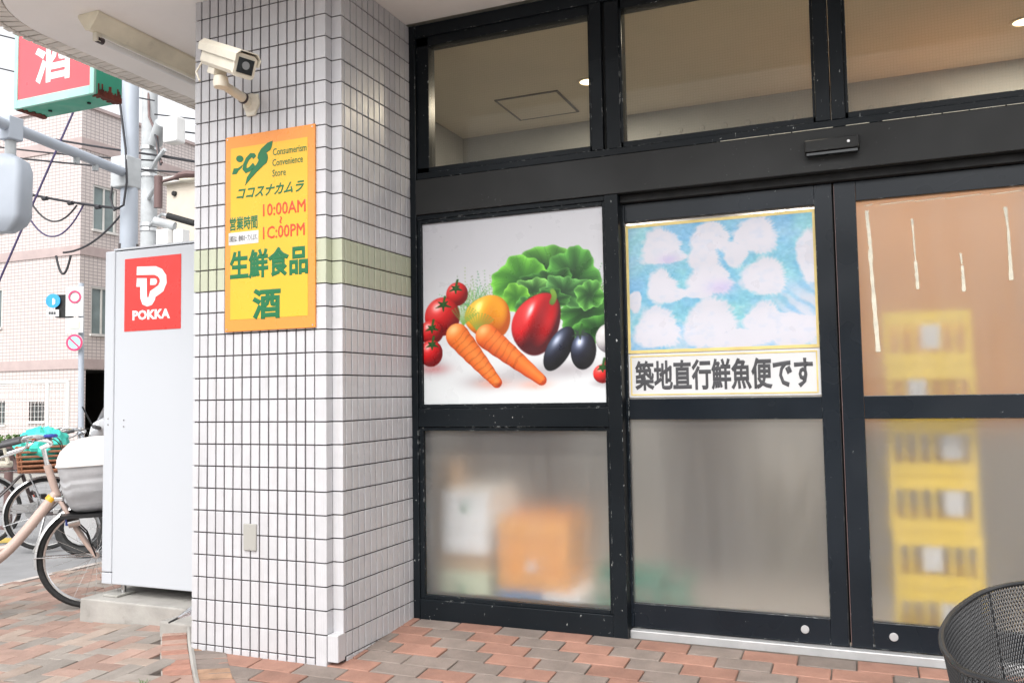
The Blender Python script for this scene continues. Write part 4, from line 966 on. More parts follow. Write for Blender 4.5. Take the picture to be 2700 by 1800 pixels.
tag(MB().add([(-1.905,.40,-.16),(-1.15,.40,-.16),(-1.15,1.6,-.16),(-1.905,1.6,-.16),(-1.902,.403,.003),(-1.153,.403,.003),(-1.153,1.6,.003),(-1.902,1.6,.003)], [(0,1,5,4),(1,2,6,5),(2,3,7,6),(3,0,4,7),(4,5,6,7)]).build('concrete_plinth', M['concrete'], bevel=.008), 'weathered concrete plinth under the vending machine', 'plinth')
tag(MB().box(-1.149,-.745,.22,.62,-.16,-.012).build('concrete_block', M['concrete'], bevel=.01), 'stained concrete block between plinth and pillar', 'block')
um = thing('umbrella', 'furled clear vinyl umbrella lying tip first beside the pillar', 'umbrella', (-.95,.16,.03))
ua, ub = Vector((-.998,.130,.015)), Vector((-.45,.345,.30)); ud = (ub-ua).normalized()
MB().cyl(ua, ua+ud*.055, .004, .006, 10).build('tip', M['rubber'], um, smooth=True)
prof = [.007,.018,.029,.038,.044,.047,.046,.040]
MB().tube([ua+ud*(.052+.055*i) for i in range(8)], .02, 9, radii=prof).build('canopy', M['vinyl'], um, smooth=True)
MB().cyl(ua+ud*.05, ub, .004, n=8).build('shaft', M['steel'], um, smooth=True)

# ================================================================== BICYCLES
def bez(p, n=12):
    p = [Vector(q) for q in p]; out = []
    for i in range(n+1):
        t = i/n; q = p[:]
        while len(q) > 1: q = [q[j].lerp(q[j+1], t) for j in range(len(q)-1)]
        out.append(q[0])
    return out
def bicycle(name, label, frame, fender, loc, rz, group=None, basket=None, rack=True, rear=None, steer=0.):
    t = thing(name, label, 'bicycle', (0,0,0), group); r = .315; fh = (.55,0,r); rh = (-.52,0,r)
    for h in (fh, rh):
        w = MB().torus(h, r-.018, .018, 48, 8).build('wheel', M['rubber'], t, smooth=True)
        MB().torus(h, r-.040, .009, 48, 6).build('rim', M['chrome'], w, smooth=True)
        MB().cyl((h[0],-.035,h[2]),(h[0],.035,h[2]),.02,n=12).build('hub', M['chrome'], w, smooth=True); MB().cyl((h[0],-.06,h[2]),(h[0],.06,h[2]),.008,n=10).build('axle', M['steel'], w, smooth=True)
        sp = MB()
        for i in range(28):
            a = 2*math.pi*i/28; a2 = a+(.5 if i % 4 < 2 else -.5); s_ = .028 if i % 2 else -.028
            sp.cyl((h[0]+.018*math.cos(a2),s_,h[2]+.018*math.sin(a2)),(h[0]+(r-.046)*math.cos(a),0,h[2]+(r-.046)*math.sin(a)),.0011,n=4)
        sp.build('spokes', M['steel'], w)
    def fend(h, a0, a1):
        m = MB(); n = 26; vs = []
        for i in range(n+1):
            a = R(a0+(a1-a0)*i/n); c_, s_ = math.cos(a), math.sin(a)
            for (y,rr) in ((-.029,-.004),(-.022,.007),(0,.012),(.022,.007),(.029,-.004)): vs.append((h[0]+(r+rr)*c_, y, h[2]+(r+rr)*s_))
        return m.add(vs, [(i*5+j,i*5+j+1,(i+1)*5+j+1,(i+1)*5+j) for i in range(n) for j in range(4)])
    fend(fh, 62, 190).build('fender', M[fender], t, smooth=True); fend(rh, 20, 215).build('fender', M[fender], t, smooth=True)
    for h, aa in ((fh, 178), (rh, 195)):
        for y in (-.035,.035): MB().cyl((h[0],y*1.4,h[2]),(h[0]+(r+.014)*math.cos(R(aa)),y*.8,h[2]+(r+.014)*math.sin(R(aa))),.0028,n=6).build('stay', M['steel'], t)
    f = M[frame]
    hb_, ht = Vector((.345,0,.66)), Vector((.285,0,.86))
    MB().cyl(hb_, ht, .021, n=16).build('head_tube', f, t, smooth=True)
    MB().tube(bez([(.338,0,.69),(.20,0,.52),(.06,0,.27),(-.10,0,.285)], 16), .030, 14).build('main_tube', f, t, smooth=True)
    MB().tube(bez([(.10,0,.40),(-.02,0,.36),(-.14,0,.46)], 8), .02, 12).build('brace_tube', f, t, smooth=True)
    MB().cyl((-.10,0,.27),(-.24,0,.72), .017, n=12).build('seat_tube', f, t, smooth=True)
    for y in (-.05,.05):
        MB().tube([(-.12,y*.5,.28),(-.3,y,.30),rh[:1]+(y,)+rh[2:]], .010, 8).build('chain_stay', f, t, smooth=True); MB().tube([(-.215,y*.4,.62),(-.35,y,.48),rh[:1]+(y,)+rh[2:]], .009, 8).build('seat_stay', f, t, smooth=True)
        MB().tube(bez([(.352,y*.6,.655),(.39,y,.60),(.44,y,.46),(.55,y,r)], 10), .0125, 10).build('fork_blade', f, t, smooth=True)
    MB().box(.325,.375,-.045,.045,.645,.672).build('fork_crown', M['chrome'], t, bevel=.006)
    MB().cyl(ht, (.262,0,.965), .013, n=12).build('stem', M['chrome'], t, smooth=True); MB().cyl((.25,0,.955),(.305,0,.985),.014,n=10).build('stem_clamp', M['chrome'], t, smooth=True)
    bar = MB()
    for s_ in (1,-1): bar.tube(bez([(.305,0,.985),(.30,.10*s_,1.0),(.27,.27*s_,1.04),(.17,.29*s_,1.02),(.10,.275*s_,1.0)], 14), .011, 10)
    bar.build('handlebar', M['chrome'], t, smooth=True)
    for s_ in (1,-1):
        MB().tube([(.165,.290*s_,1.017),(.12,.281*s_,1.006),(.03,.26*s_,.985)], .0165, 12).build('grip', M['grip'], t, smooth=True)
        MB().tube(bez([(.20,.27*s_,1.005),(.20,.25*s_,.96),(.13,.25*s_,.95),(.06,.245*s_,.925)], 8), .007, 6).build('brake_lever', M['silver'], t, smooth=True)
        MB().tube(bez([(.215,.26*s_,1.005),(.36,.2*s_,1.08),(.40,.05*s_,.95),(.35,.02*s_,.72)], 12), .003, 6).build('brake_cable', M['rubber'], t)
    MB().lathe([(.004,-.005),(.026,-.002),(.022,.014),(.006,.022)], (.285,.09,1.012), 16).build('bell', M['chrome'], t, smooth=True)
    MB().cyl((-.24,0,.72),(-.265,0,.80), .013, n=10).build('seat_post', M['chrome'], t, smooth=True)
    sd2 = MB(); secs = []
    for (x,w,h) in ((.02,.02,.012),(-.08,.035,.02),(-.18,.06,.028),(-.27,.10,.035),(-.36,.11,.034),(-.40,.07,.02)):
        secs.append([Vector((x-.05+.0, w*math.cos(2*math.pi*j/12), .83+h*math.sin(2*math.pi*j/12))) for j in range(12)])
    loft(secs).build('saddle', M['rubber'], t, smooth=True)
    MB().lathe([(.09,-.003),(.09,.003),(.02,.004)], (-.10,-.045,.28), 24, 'y').build('chain_case', M[fender], t, smooth=True)
    MB().box(-.46,-.10,-.058,-.048,.275,.355).build('chain_guard', M[fender], t, bevel=.004)
    for s_, dz in ((1,-.15),(-1,.15)):
        c = MB().cyl((-.10,.06*s_,.28),(-.02*s_-.10,.075*s_,.28+dz),.009,n=8).build('crank', M['chrome'], t, smooth=True); pd = MB().box(-.02*s_-.15,-.02*s_-.05,.08*s_ if s_ > 0 else -.165,.165 if s_ > 0 else -.08,.28+dz-.012,.28+dz+.012).build('pedal', M['rubber'], t, bevel=.004)
        MB().box(-.02*s_-.153,-.02*s_-.150,.10 if s_ > 0 else -.145,.145 if s_ > 0 else -.10,.28+dz-.008,.28+dz+.008).build('reflector', M['ink_r'], pd)
    MB().tube([(-.52,.05,r),(-.56,.09,.12),(-.60,.10,.01),(-.60,-.10,.01),(-.56,-.09,.12),(-.52,-.05,r)], .009, 8).build('kickstand', M['steel'], t, smooth=True)
    if rack:
        m = MB()
        for y in (-.05,0,.05): m.tube([(-.25,y,.66),(-.72,y,.675)], .005, 6)
        m.tube([(-.72,-.06,.675),(-.72,.06,.675)], .005, 6)
        for s_ in (-1,1): m.tube([(-.65,.055*s_,.675),(-.52,.06*s_,r)], .005, 6)
        m.build('rear_rack', M['steel'], t, smooth=True)
    MB().cyl((.40,-.075,.52),(.46,-.075,.535),.03,.035,14).build('headlamp', M['chrome'], t, smooth=True)
    if basket: basket(t)
    if rear: rear(t)
    t.location = loc; t.rotation_euler = (0,0,rz); t['_off'] = [0,0,0]
    return t

def rrect(x0, x1, y0, y1, rad, n=5):
    pts = []
    for (cx,cy,a0) in ((x1-rad,y1-rad,0),(x0+rad,y1-rad,90),(x0+rad,y0+rad,180),(x1-rad,y0+rad,270)):
        for i in range(n+1): a = R(a0+90*i/n); pts.append((cx+rad*math.cos(a), cy+rad*math.sin(a)))
    return pts
def covered(t):
    secs = []; prof_ = ((.585,-.085),(.60,-.060),(.64,-.038),(.70,-.018),(.77,-.002),(.82,.006),(.862,.010))
    zs_ = np.linspace(.585, .862, 26); gs_ = np.interp(zs_, [q[0] for q in prof_], [q[1] for q in prof_]); rk = np.random.default_rng(4); ph_ = rk.random((9,3))*6.28
    def crease(x, y, z):
        v = 0.
        for i in range(9):      # a few long diagonal folds in the cloth
            d_ = math.sin((x*(9+3*i)+y*(8+4*i))*1.6+z*(9+4*i)*(1 if i % 2 else -1)+ph_[i][0]); v += max(0., d_-.6)*.013
        return v*min(1., (.862-z)*9)
    for z, g_ in zip(zs_, gs_):
        pts = rrect(.35-g_,.76+g_,-.20-g_,.20+g_,.06,9); row_ = []
        for x, y in pts:
            q = Vector((x-.555, y, 0)).normalized(); c_ = crease(x, y, z); row_.append(Vector((x-q.x*c_, y-q.y*c_, z+.03*(x-.55))))
        secs.append(row_)
    loft(secs).build('basket_cover', M['cloth_g'], t, smooth=True)
    secs = []
    for z, g_ in ((.862,.012),(.90,.012),(.945,-.004),(.985,-.045),(1.008,-.10),(1.015,-.15)):
        secs.append([Vector((x, y, z+.03*(x-.55)+.004*math.sin(13*x+9*y))) for x,y in rrect(.35-g_,.76+g_,-.20-g_,.20+g_,max(.02,.06+g_*.2))])
    loft(secs).build('cover_top', M['cloth_w'], t, smooth=True)
    MB().tube([(x,y,.862+.03*(x-.55)) for x,y in rrect(.336,.774,-.214,.214,.065)], .006, 6, closed=True).build('piping', M['cloth_w'], t, smooth=True)
    MB().box(.36,.74,-.17,.17,.555,.575).build('carrier', M['black_f'], t)
    MB().tube([(.40,.05,.565),(.50,.06,.45),(.55,.06,.315)], .005, 6).build('carrier_stay', M['black_f'], t); MB().tube([(.40,-.05,.565),(.50,-.06,.45),(.55,-.06,.315)], .005, 6).build('carrier_stay', M['black_f'], t)
    MB().torus((.30,.02,1.03), .028, .011, 18, 8, axis='z').build('cable_lock', M['blue'], t, smooth=True); MB().box(.385,.415,-.03,.03,.50,.56).build('brake_block', M['blue'], t, bevel=.006)
    MB().tube([(.318,0,.67),(.300,0,.648)], .0315, 14).build('yellow_sticker', M['sg_ye'], t, smooth=True)
HB = R(48.6)
bicycle('city_bicycle', 'beige step-through bicycle with a grey covered front basket by the vending machine', 'beige_f', 'silver', (-2.521,.317,-.147), HB, None, covered)
def rearload(t):
    b0 = MB()
    for z in (.70,.74,.78,.82,.86,.90): b0.tube([(x,y,z) for x,y in rrect(-.72-.1*(z-.7),-.38+.1*(z-.7),-.16-.15*(z-.7),.16+.15*(z-.7),.03,3)], .011, 6, closed=True)
    for i in range(22):
        pts = rrect(-.72,-.38,-.16,.16,.03,3); p = pts[i*len(pts)//22 % len(pts)]; q = rrect(-.74,-.36,-.19,.19,.03,3)[i*len(pts)//22 % len(pts)]
        b0.tube([(p[0],p[1],.685),(q[0],q[1],.90)], .007, 5)
    b0.slab(rrect(-.72,-.38,-.16,.16,.03,3), .682, .69); b0.build('rear_basket', M['brown'], t, smooth=True)
    m = MB(); n1, n2 = 26, 14; vs = []
    rg = np.random.default_rng(3)
    for i in range(n2+1):
        ph = -.9+2.4*i/n2
        for j in range(n1):
            a = 2*math.pi*j/n1; k = 1+.10*math.sin(a*5+i*.9)+.07*math.sin(a*9-i*1.3)+.04*rg.random()
            vs.append((-.55+.20*k*math.cos(ph)*math.cos(a), .20*k*math.cos(ph)*math.sin(a), .90+.15*k*math.sin(ph)))
    m.add(vs, [(i*n1+j, i*n1+(j+1)%n1, (i+1)*n1+(j+1)%n1, (i+1)*n1+j) for i in range(n2) for j in range(n1)]+[tuple(range(n2*n1,(n2+1)*n1))])
    m.build('cloth_bag', M['turq'], t, smooth=True)
bicycle('city_bicycle', 'dark bicycle with a brown rear basket holding a turquoise bag, behind the beige one', 'dark_f', 'silver', (-4.489+.52*.66, 2.26+.52*.75,-.2), HB, None, None, True, rearload)
def childseat(t):
    secs = []
    for z, w, x in ((.70,.10,-.56),(.74,.15,-.56),(.86,.165,-.58),(1.0,.16,-.63),(1.10,.14,-.66),(1.14,.10,-.67)):
        secs.append([Vector((x+(.02 if j in (0,1,2,3) else -.02)*1.0+(.03*abs(yy)/w if True else 0), yy, z)) for j, yy in enumerate((-w,-w*.4,w*.4,w,w,w*.4,-w*.4,-w))])
    loft(secs).build('child_seat_back', M['cream'], t, smooth=True); MB().box(-.60,-.30,-.14,.14,.70,.76).build('child_seat_base', M['cream'], t, bevel=.02)
    for s_ in (-1,1): MB().tube([(-.58,.15*s_,.90),(-.38,.16*s_,.88),(-.34,.15*s_,.74)], .018, 8).build('child_seat_arm', M['cream'], t, smooth=True)
    for s_ in (-.06,.06): MB().box(-.655,-.60,s_-.012,s_+.012,1.03,1.09).build('strap_slot', M['rubber'], t)
bicycle('city_bicycle', 'dark bicycle with a cream child seat, farthest left by the road', 'dark_f', 'silver', (-5.25+.3,2.35+.3,-.2), R(60), None, None, True, childseat)

# mesh basket bicycle at the right edge
def mesh_basket(t):
    pass
bk = bicycle('city_bicycle', 'black bicycle with a black mesh front basket at the right edge', 'black_f', 'black_f', (2.42+.62*.93,-1.86-.62*.37,-.0725), math.atan2(.37,-.93))
half = [(2.31,-2.14),(2.234,-2.105),(2.216,-2.05),(2.214,-1.99),(2.222,-1.92),(2.246,-1.82),(2.290,-1.706),(2.345,-1.635),(2.42,-1.595),(2.50,-1.60),(2.565,-1.64),(2.61,-1.71),(2.64,-1.80),(2.65,-1.92),(2.645,-2.04),(2.61,-2.12),(2.54,-2.15),(2.42,-2.155)]
def resample(pts, n):
    m = len(pts); cr = []
    for i in range(m):
        p0, p1, p2, p3 = [Vector((*pts[(i+k) % m],0)) for k in (-1,0,1,2)]
        for j in range(12):
            t = j/12; cr.append(.5*((2*p1)+(p2-p0)*t+(2*p0-5*p1+4*p2-p3)*t*t+(3*p1-p0-3*p2+p3)*t**3))
    d = [0]
    for i in range(len(cr)): d.append(d[-1]+(cr[(i+1) % len(cr)]-cr[i]).length)
    out = []; L = d[-1]; i = 0
    for k in range(n):
        s_ = L*k/n
        while d[i+1] < s_: i += 1
        a, b = cr[i % len(cr)], cr[(i+1) % len(cr)]; out.append(a.lerp(b, (s_-d[i])/max(1e-9, d[i+1]-d[i])))
    return out
NB, NV = 260, 50; ring = resample(half, NB); cen = Vector((2.43,-1.88,0)); vs = []
for i in range(NV+1):
    t = i/NV; z = .80-.26*t; k = 1-.20*t-.06*max(0,(t-.85)/.15)**2
    for j in range(NB):
        a = ring[(j) % NB]; b = ring[(j+1) % NB]; p = a.lerp(b, .5 if i % 2 else 0); q = cen+(p-cen)*k; vs.append((q.x, q.y, z))
F4 = []
for i in range(0, NV-1, 1):
    for j in range(NB):
        if i % 2 == 0: F4.append((i*NB+j, (i+1)*NB+j, (i+2)*NB+j, (i+1)*NB+(j-1) % NB))
        else: F4.append((i*NB+j, (i+1)*NB+(j+1) % NB, (i+2)*NB+j, (i+1)*NB+j))
bw = thing('mesh_basket', 'black expanded metal mesh bicycle basket in the bottom right corner', 'basket', (2.43,-1.88,.54))
mbk = MB(); mbk.add(vs, F4); o = mbk.build('mesh_wall', M['black_f'], bw)
wf = o.modifiers.new('wire', 'WIREFRAME'); wf.thickness = .0019; wf.use_even_offset = False; wf.use_boundary = True; wf.use_replace = True
bt = MB(); bot = [cen+(p-cen)*.745 for p in ring]; bt.slab([(p.x,p.y) for p in bot[::4]], .536, .541); bt.build('base', M['black_f'], bw)
MB().tube([(p.x,p.y,.80) for p in ring[::2]], .0034, 8, closed=True).build('rim', M['black_f'], bw, smooth=True)
MB().tube([(cen+(p-cen)*.90).to_tuple()[:2]+(.67,) for p in ring[::3]], .0016, 6, closed=True).build('hoop', M['black_f'], bw, smooth=True)
for j in (0, 35, 80, 130, 180, 225):
    MB().tube([(cen+(ring[j]-cen)*(1-.2*t)).to_tuple()[:2]+(.80-.26*t,) for t in (0,.3,.6,1)], .0016, 6).build('stay', M['black_f'], bw, smooth=True)

# ================================================================== SCOOTER (mostly behind the vending machine)
st_ = thing('motor_scooter', 'white motor scooter nose showing behind the vending machine', 'scooter', (-3.45,2.35,-.2))
def T(x, y, z):     # local: x forward (towards the left of the picture), y side
    a = R(200); return (-3.45+x*math.cos(a)-y*math.sin(a), 2.35+x*math.sin(a)+y*math.cos(a), -.2+z)
for x in (.52,-.55):
    m = MB(); pth = [T(x+.20*math.cos(R(q)), 0, .24+.20*math.sin(R(q))) for q in range(0,360,12)]; w = m.tube(pth, .045, 8, closed=True).build('wheel', M['rubber'], st_, smooth=True); MB().cyl(T(x,-.04,.24), T(x,.04,.24), .14, n=18).build('rim', M['silver'], w, smooth=True)
def lofts(secs, name, mat, nseg=14):
    S_ = []
    for (x,z,w,h) in secs: S_.append([Vector(T(x, w*math.cos(2*math.pi*j/nseg), z+h*math.sin(2*math.pi*j/nseg))) for j in range(nseg)])
    return loft(S_).build(name, M[mat], st_, smooth=True)
lofts(((.50,.50,.05,.05),(.50,.55,.10,.12),(.42,.75,.17,.25),(.34,.80,.17,.28),(.32,.80,.05,.2)), 'front_shield', 'scoot'); lofts(((.30,.33,.12,.05),(0,.30,.16,.06),(-.2,.32,.15,.08)), 'floor_board', 'grip')
lofts(((-.1,.50,.10,.16),(-.3,.55,.16,.20),(-.6,.62,.15,.16),(-.8,.68,.06,.06)), 'rear_body', 'scoot'); lofts(((-.05,.76,.08,.03),(-.3,.80,.13,.05),(-.65,.82,.12,.05),(-.72,.82,.06,.03)), 'saddle', 'rubber')
lofts(((.42,.98,.06,.06),(.40,1.03,.13,.09),(.32,1.06,.16,.10),(.24,1.06,.08,.06)), 'handlebar_cowl', 'scoot'); lofts(((.455,.98,.05,.05),(.43,1.0,.085,.075),(.40,1.0,.085,.075)), 'headlamp', 'chrome')
lofts(((.36,1.12,.10,.02),(.30,1.22,.12,.012),(.22,1.36,.10,.008)), 'windscreen', 'scoot')
for s_ in (-1,1): MB().tube([T(.32,.12*s_,1.06),T(.26,.33*s_,1.08)], .016, 8).build('grip', M['grip'], st_, smooth=True); MB().tube([T(.34,.2*s_,1.08),T(.40,.25*s_,1.24)], .006, 6).build('mirror_stalk', M['black_f'], st_)
MB().tube([T(.45,0,.60),T(.52,0,.24)], .03, 8).build('fork', M['silver'], st_, smooth=True)

# ================================================================== STREET FURNITURE
tl = thing('traffic_signal', 'back of a pale grey traffic signal on a long arm and pole', 'traffic signal', (-5.14,3.74,-.22))
MB().cyl((-5.14,3.74,-.22),(-5.10,3.70,7.5),.098,.08,20).build('pole', M['galv'], tl, smooth=True)
MB().cyl((-5.14,3.74,2.70),(-5.14,3.74,2.76),.106,n=20).build('pole_band', M['dark_f'], tl, smooth=True)
ar0, ar1 = Vector((-5.125,3.72,3.52)), Vector((-4.40,1.26,3.44)); MB().tube([ar0, ar1], .05, 14).build('arm', M['galv'], tl, smooth=True)
MB().box(-5.26,-5.03,3.59,3.80,3.36,3.70).build('arm_clamp', M['galv2'], tl, bevel=.015)
for k in (.24,.36): q = ar0.lerp(ar1, k); MB().cyl(q+Vector((0,0,-.04)), q+Vector((0,0,-.10)), .03, n=10).build('cable_outlet', M['galv2'], tl, smooth=True)
q = ar0.lerp(ar1, .72); MB().box(q.x-.07,q.x+.07,q.y-.07,q.y+.07,3.34,3.54).build('hanger', M['galv'], tl, bevel=.01); MB().cyl((q.x,q.y,3.18),(q.x,q.y,3.36),.045,n=12).build('hanger_stem', M['galv2'], tl, smooth=True)
hs_ = MB(); a_ = math.atan2(-(ar1-ar0).x, (ar1-ar0).y)
secs = []
for z, w, d_ in ((2.54,.10,.06),(2.60,.17,.10),(2.68,.205,.12),(3.08,.205,.12),(3.16,.18,.11),(3.21,.10,.07)):
    secs.append([Vector((q.x-.05+x*.93+y_*.38, q.y-.02+x*.384-y_*.92, z)) for x,y_ in rrect(-w,w,-d_,d_,.05,3)])
loft(secs).build('signal_housing', M['galv'], tl, smooth=True)
MB().tube([(-5.23,3.62,3.50),(-5.24,3.58,3.25),(-5.16,3.56,3.10),(-5.05,3.58,3.15),(-5.03,3.60,3.4),(-5.05,3.6,3.75),(-5.16,3.58,4.5)], .012, 8).build('loop_cable', M['wire'], tl, smooth=True)

up_ = thing('utility_pole', 'concrete utility pole with switch boxes, cable clamps and a brown street lamp arm', 'utility pole', (-7.51,6.32,-.22))
MB().cyl((-7.55,6.38,-.22),(-7.42,6.21,9.0),.125,.10,18).build('pole', M['galv2'], up_, smooth=True)
for z in (3.55,3.62,4.35,4.42,4.75): 
    k = (z+.22)/9.22; MB().cyl((-7.55+.13*k,6.38-.17*k,z),(-7.55+.13*k,6.38-.17*k,z+.05),.128,n=18).build('band', M['steel'], up_, smooth=True)
MB().box(-6.62,-6.42,5.58,5.72,3.12,3.375).build('switch_box', M['white_w'], up_, bevel=.01); MB().box(-6.40,-6.24,5.66,5.80,3.12,3.37).build('switch_box', M['white_w'], up_, bevel=.01)
MB().tube([(-7.5,6.3,3.2),(-6.5,5.72,3.16),(-6.3,5.72,3.16)], .02, 8).build('bracket', M['galv2'], up_, smooth=True)
MB().tube([(-7.5,6.3,3.62),(-6.6,5.66,3.60),(-6.45,5.66,3.56)], .02, 8).build('cable_bracket', M['galv2'], up_, smooth=True)
MB().cyl((-6.50,5.66,3.57),(-6.17,5.80,3.46),.045,n=12).build('splice_sleeve', M['rubber'], up_, smooth=True); MB().cyl((-6.66,5.59,3.50),(-6.40,5.69,3.42),.06,n=12).build('splice_case', M['galv2'], up_, smooth=True)
MB().cyl((-7.30,6.22,4.82),(-7.05,6.10,5.05),.10,n=14).build('insulator', M['galv2'], up_, smooth=True); MB().box(-6.95,-6.70,6.0,6.2,4.72,5.10).build('transformer_box', M['white_w'], up_, bevel=.03)
MB().tube([(-7.42,6.2,5.6),(-7.35,6.15,5.2),(-7.15,6.10,4.9),(-7.1,6.08,4.6),(-7.0,6.05,4.45)], .018, 8).build('drop_cable', M['brown_p'], up_, smooth=True)
MB().tube([(-7.2,6.1,4.95),(-7.08,6.05,4.75),(-7.02,6.05,4.42)], .016, 8).build('drop_cable', M['wire'], up_, smooth=True)
MB().tube([(-7.5,6.3,4.40),(-7.1,6.05,4.50),(-6.9,6.0,4.62)], .03, 8).build('cross_arm', M['galv2'], up_, smooth=True)
MB().cyl((-6.59,5.585,3.67),(-6.58,5.575,4.10),.055,n=12).build('lamp_post', M['brown_p'], up_, smooth=True); MB().tube([(-7.45,6.25,4.02),(-6.6,5.59,4.02)], .03, 8).build('lamp_bracket', M['galv2'], up_, smooth=True)
secs = []
for (k,w,h,dz) in ((0,.02,.02,0),(.18,.03,.025,.05),(.25,.075,.05,.075),(.38,.10,.06,.09),(.50,.085,.05,.085),(.57,.03,.02,.07)):
    c = Vector((-6.56+k*.923, 5.59+k*.384, 4.02+dz)); secs.append([c+Vector((-.384,.923,0))*w*math.cos(2*math.pi*j/12)+Vector((0,0,1))*h*math.sin(2*math.pi*j/12) for j in range(12)])
loft(secs).build('lamp_head', M['brown_p'], up_, smooth=True)
secs = []
for (k,w,dz) in ((.27,.05,-.01),(.38,.075,-.012),(.50,.05,-.002)):
    c = Vector((-6.56+k*.923, 5.59+k*.384, 4.05+dz)); secs.append([c+Vector((-.384,.923,0))*w*math.cos(2*math.pi*j/10)+Vector((0,0,1))*.03*math.sin(2*math.pi*j/10) for j in range(10)])
loft(secs).build('lamp_glass', M['cream'], up_, smooth=True)

rs = thing('road_sign_post', 'thin pale post with a no-parking disc and a red ringed plate', 'road sign', (-8.06,5.66,-.22))
MB().cyl((-8.10,5.72,-.22),(-8.06,5.64,2.75),.038,n=12).build('post', M['galv'], rs, smooth=True)
ux, uy = Vector((.923,.384,0)), Vector((0,0,1)); nn = Vector((.384,-.923,0))
def plate(c, w, h, mat, name, th=.01, off=0., par=rs):
    c = Vector(c)+nn*off; p = [c-ux*w-uy*h, c+ux*w-uy*h, c+ux*w+uy*h, c-ux*w+uy*h]; return MB().add([q+nn*th for q in p]+[q-nn*th for q in p], [(0,1,2,3),(7,6,5,4),(0,4,5,1),(1,5,6,2),(2,6,7,3),(3,7,4,0)]).build(name, M[mat], par)
def disc(c, r, mat, name, off=0., th=.006, r0=0., par=rs, n=28):
    c = Vector(c)+nn*off; m = MB(); ring_ = lambda rr, o_: [c+nn*o_+(ux*math.cos(2*math.pi*j/n)+uy*math.sin(2*math.pi*j/n))*rr for j in range(n)]
    if r0:
        v = ring_(r,th)+ring_(r0,th)+ring_(r,-th)+ring_(r0,-th); m.add(v, [(j,(j+1)%n,n+(j+1)%n,n+j) for j in range(n)]+[(2*n+j,3*n+j,3*n+(j+1)%n,2*n+(j+1)%n) for j in range(n)]+[(j,2*n+j,2*n+(j+1)%n,(j+1)%n) for j in range(n)]+[(n+j,n+(j+1)%n,3*n+(j+1)%n,3*n+j) for j in range(n)])
    else:
        v = ring_(r,th)+ring_(r,-th); m.add(v, [tuple(range(n)), tuple(range(2*n-1,n-1,-1))]+[(j,n+j,n+(j+1)%n,(j+1)%n) for j in range(n)])
    return m.build(name, M[mat], par)
plate((-8.09,5.60,2.482), .124, .208, 'paper', 'white_plate', off=.06); disc((-8.085,5.60,2.545), .088, 'magenta', 'red_ring', .075, .004, .066)
plate((-8.10,5.61,2.148), .124, .105, 'paper', 'lower_plate', off=.06); plate((-8.10,5.61,2.15), .075, .05, 'lgreen', 'printed_mark', .003, .073)
disc((-8.11,5.625,1.905), .121, 'paper', 'no_parking_disc', .06, .008); disc((-8.11,5.625,1.905), .116, 'magenta', 'red_ring', .071, .004, .088); disc((-8.11,5.625,1.905), .087, 'pale_blue', 'blue_field', .069, .004)
c = Vector((-8.11,5.625,1.905))+nn*.078; a_ = (ux*.72-uy*.69).normalized(); w_ = (ux*.69+uy*.72).normalized()*.011
MB().add([c-a_*.1-w_, c+a_*.1-w_, c+a_*.1+w_, c-a_*.1+w_], [(0,1,2,3)]).build('slash', M['magenta'], rs)
disc((-8.35,5.49,2.49), .10, 'sky_blue', 'blue_disc', .10, .008); plate((-8.345,5.495,2.48), .012, .045, 'ink_w', 'walker_mark', .003, .11); plate((-8.325,5.50,2.475), .007, .03, 'ink_w', 'walker_mark', .003, .11)
plate((-8.355,5.49,2.318), .088, .048, 'paper', 'name_plate', .006, .10)
for i in range(3): plate((-8.39+.035*i*.923,5.475+.035*i*.384,2.318), .012, .018, 'ink_k', 'lettering', .003, .108)
plate((-8.25,5.545,2.42), .10, .16, 'rubber', 'signal_back', .06, .02); MB().tube([(-8.3,5.53,2.42),(-8.07,5.66,2.42)], .015, 6).build('bracket', M['steel'], rs)

bol = thing('bollard', 'brown painted bollard post at the road edge', 'bollard', (-6.13,3.14,-.22))
MB().lathe([(.07,0),(.07,.03),(.042,.035),(.042,.80),(.05,.81),(.05,.86),(.03,.885),(.005,.89)], (-6.13,3.14,-.22), 16).build('post', M['brown_p'], bol, smooth=True)
rail = thing('guard_rail', 'brown horizontal guard rail pipe beyond the bicycles', 'guard rail', (-8,3.9,-.22))
MB().tube([(-9.6,3.55,.50),(-6.13,3.14,.50)], .028, 10).build('pipe', M['brown_p'], rail, smooth=True); MB().cyl((-9.5,3.55,-.22),(-9.5,3.55,.52),.04,n=10).build('post', M['brown_p'], rail, smooth=True)

# overhead cables
def cable(a, b, sag, r, mat='wire', lab=None):
    a = Vector(a); b = Vector(b); p = []
    for i in range(25):
        t = i/24; q = a.lerp(b, t); q.z -= sag*4*t*(1-t); p.append(q)
    o = MB().tube(p, r, 6).build('overhead_cable', M[mat], smooth=True)
    return tag(o, lab or 'thin black overhead cable strung across the street', 'cable', None if lab else 'overhead street cables')
cable((-16,4.2,7.3),(-7.0,6.05,4.55),.25,.016); cable((-16,4.4,6.7),(-7.05,6.1,4.5),.30,.012); cable((-15,3.2,5.75),(-6.2,5.8,4.15),.15,.013)
cable((-7.0,6.05,4.55),(3.0,12,3.9),.30,.020); cable((-7.0,6.1,4.95),(4.0,14,5.0),.3,.012); cable((-7.2,6.1,5.2),(4,14,5.4),.3,.010); cable((-16,4.0,8.4),(-7.2,6.1,5.4),.2,.010); cable((-16,3.9,9.0),(-7.3,6.1,5.9),.2,.010)
cable((-6.10,2.50,1.2),(-4.66,3.02,4.75),-.02,.010,'wire_p','dark purple guy cable slanting behind the traffic signal')
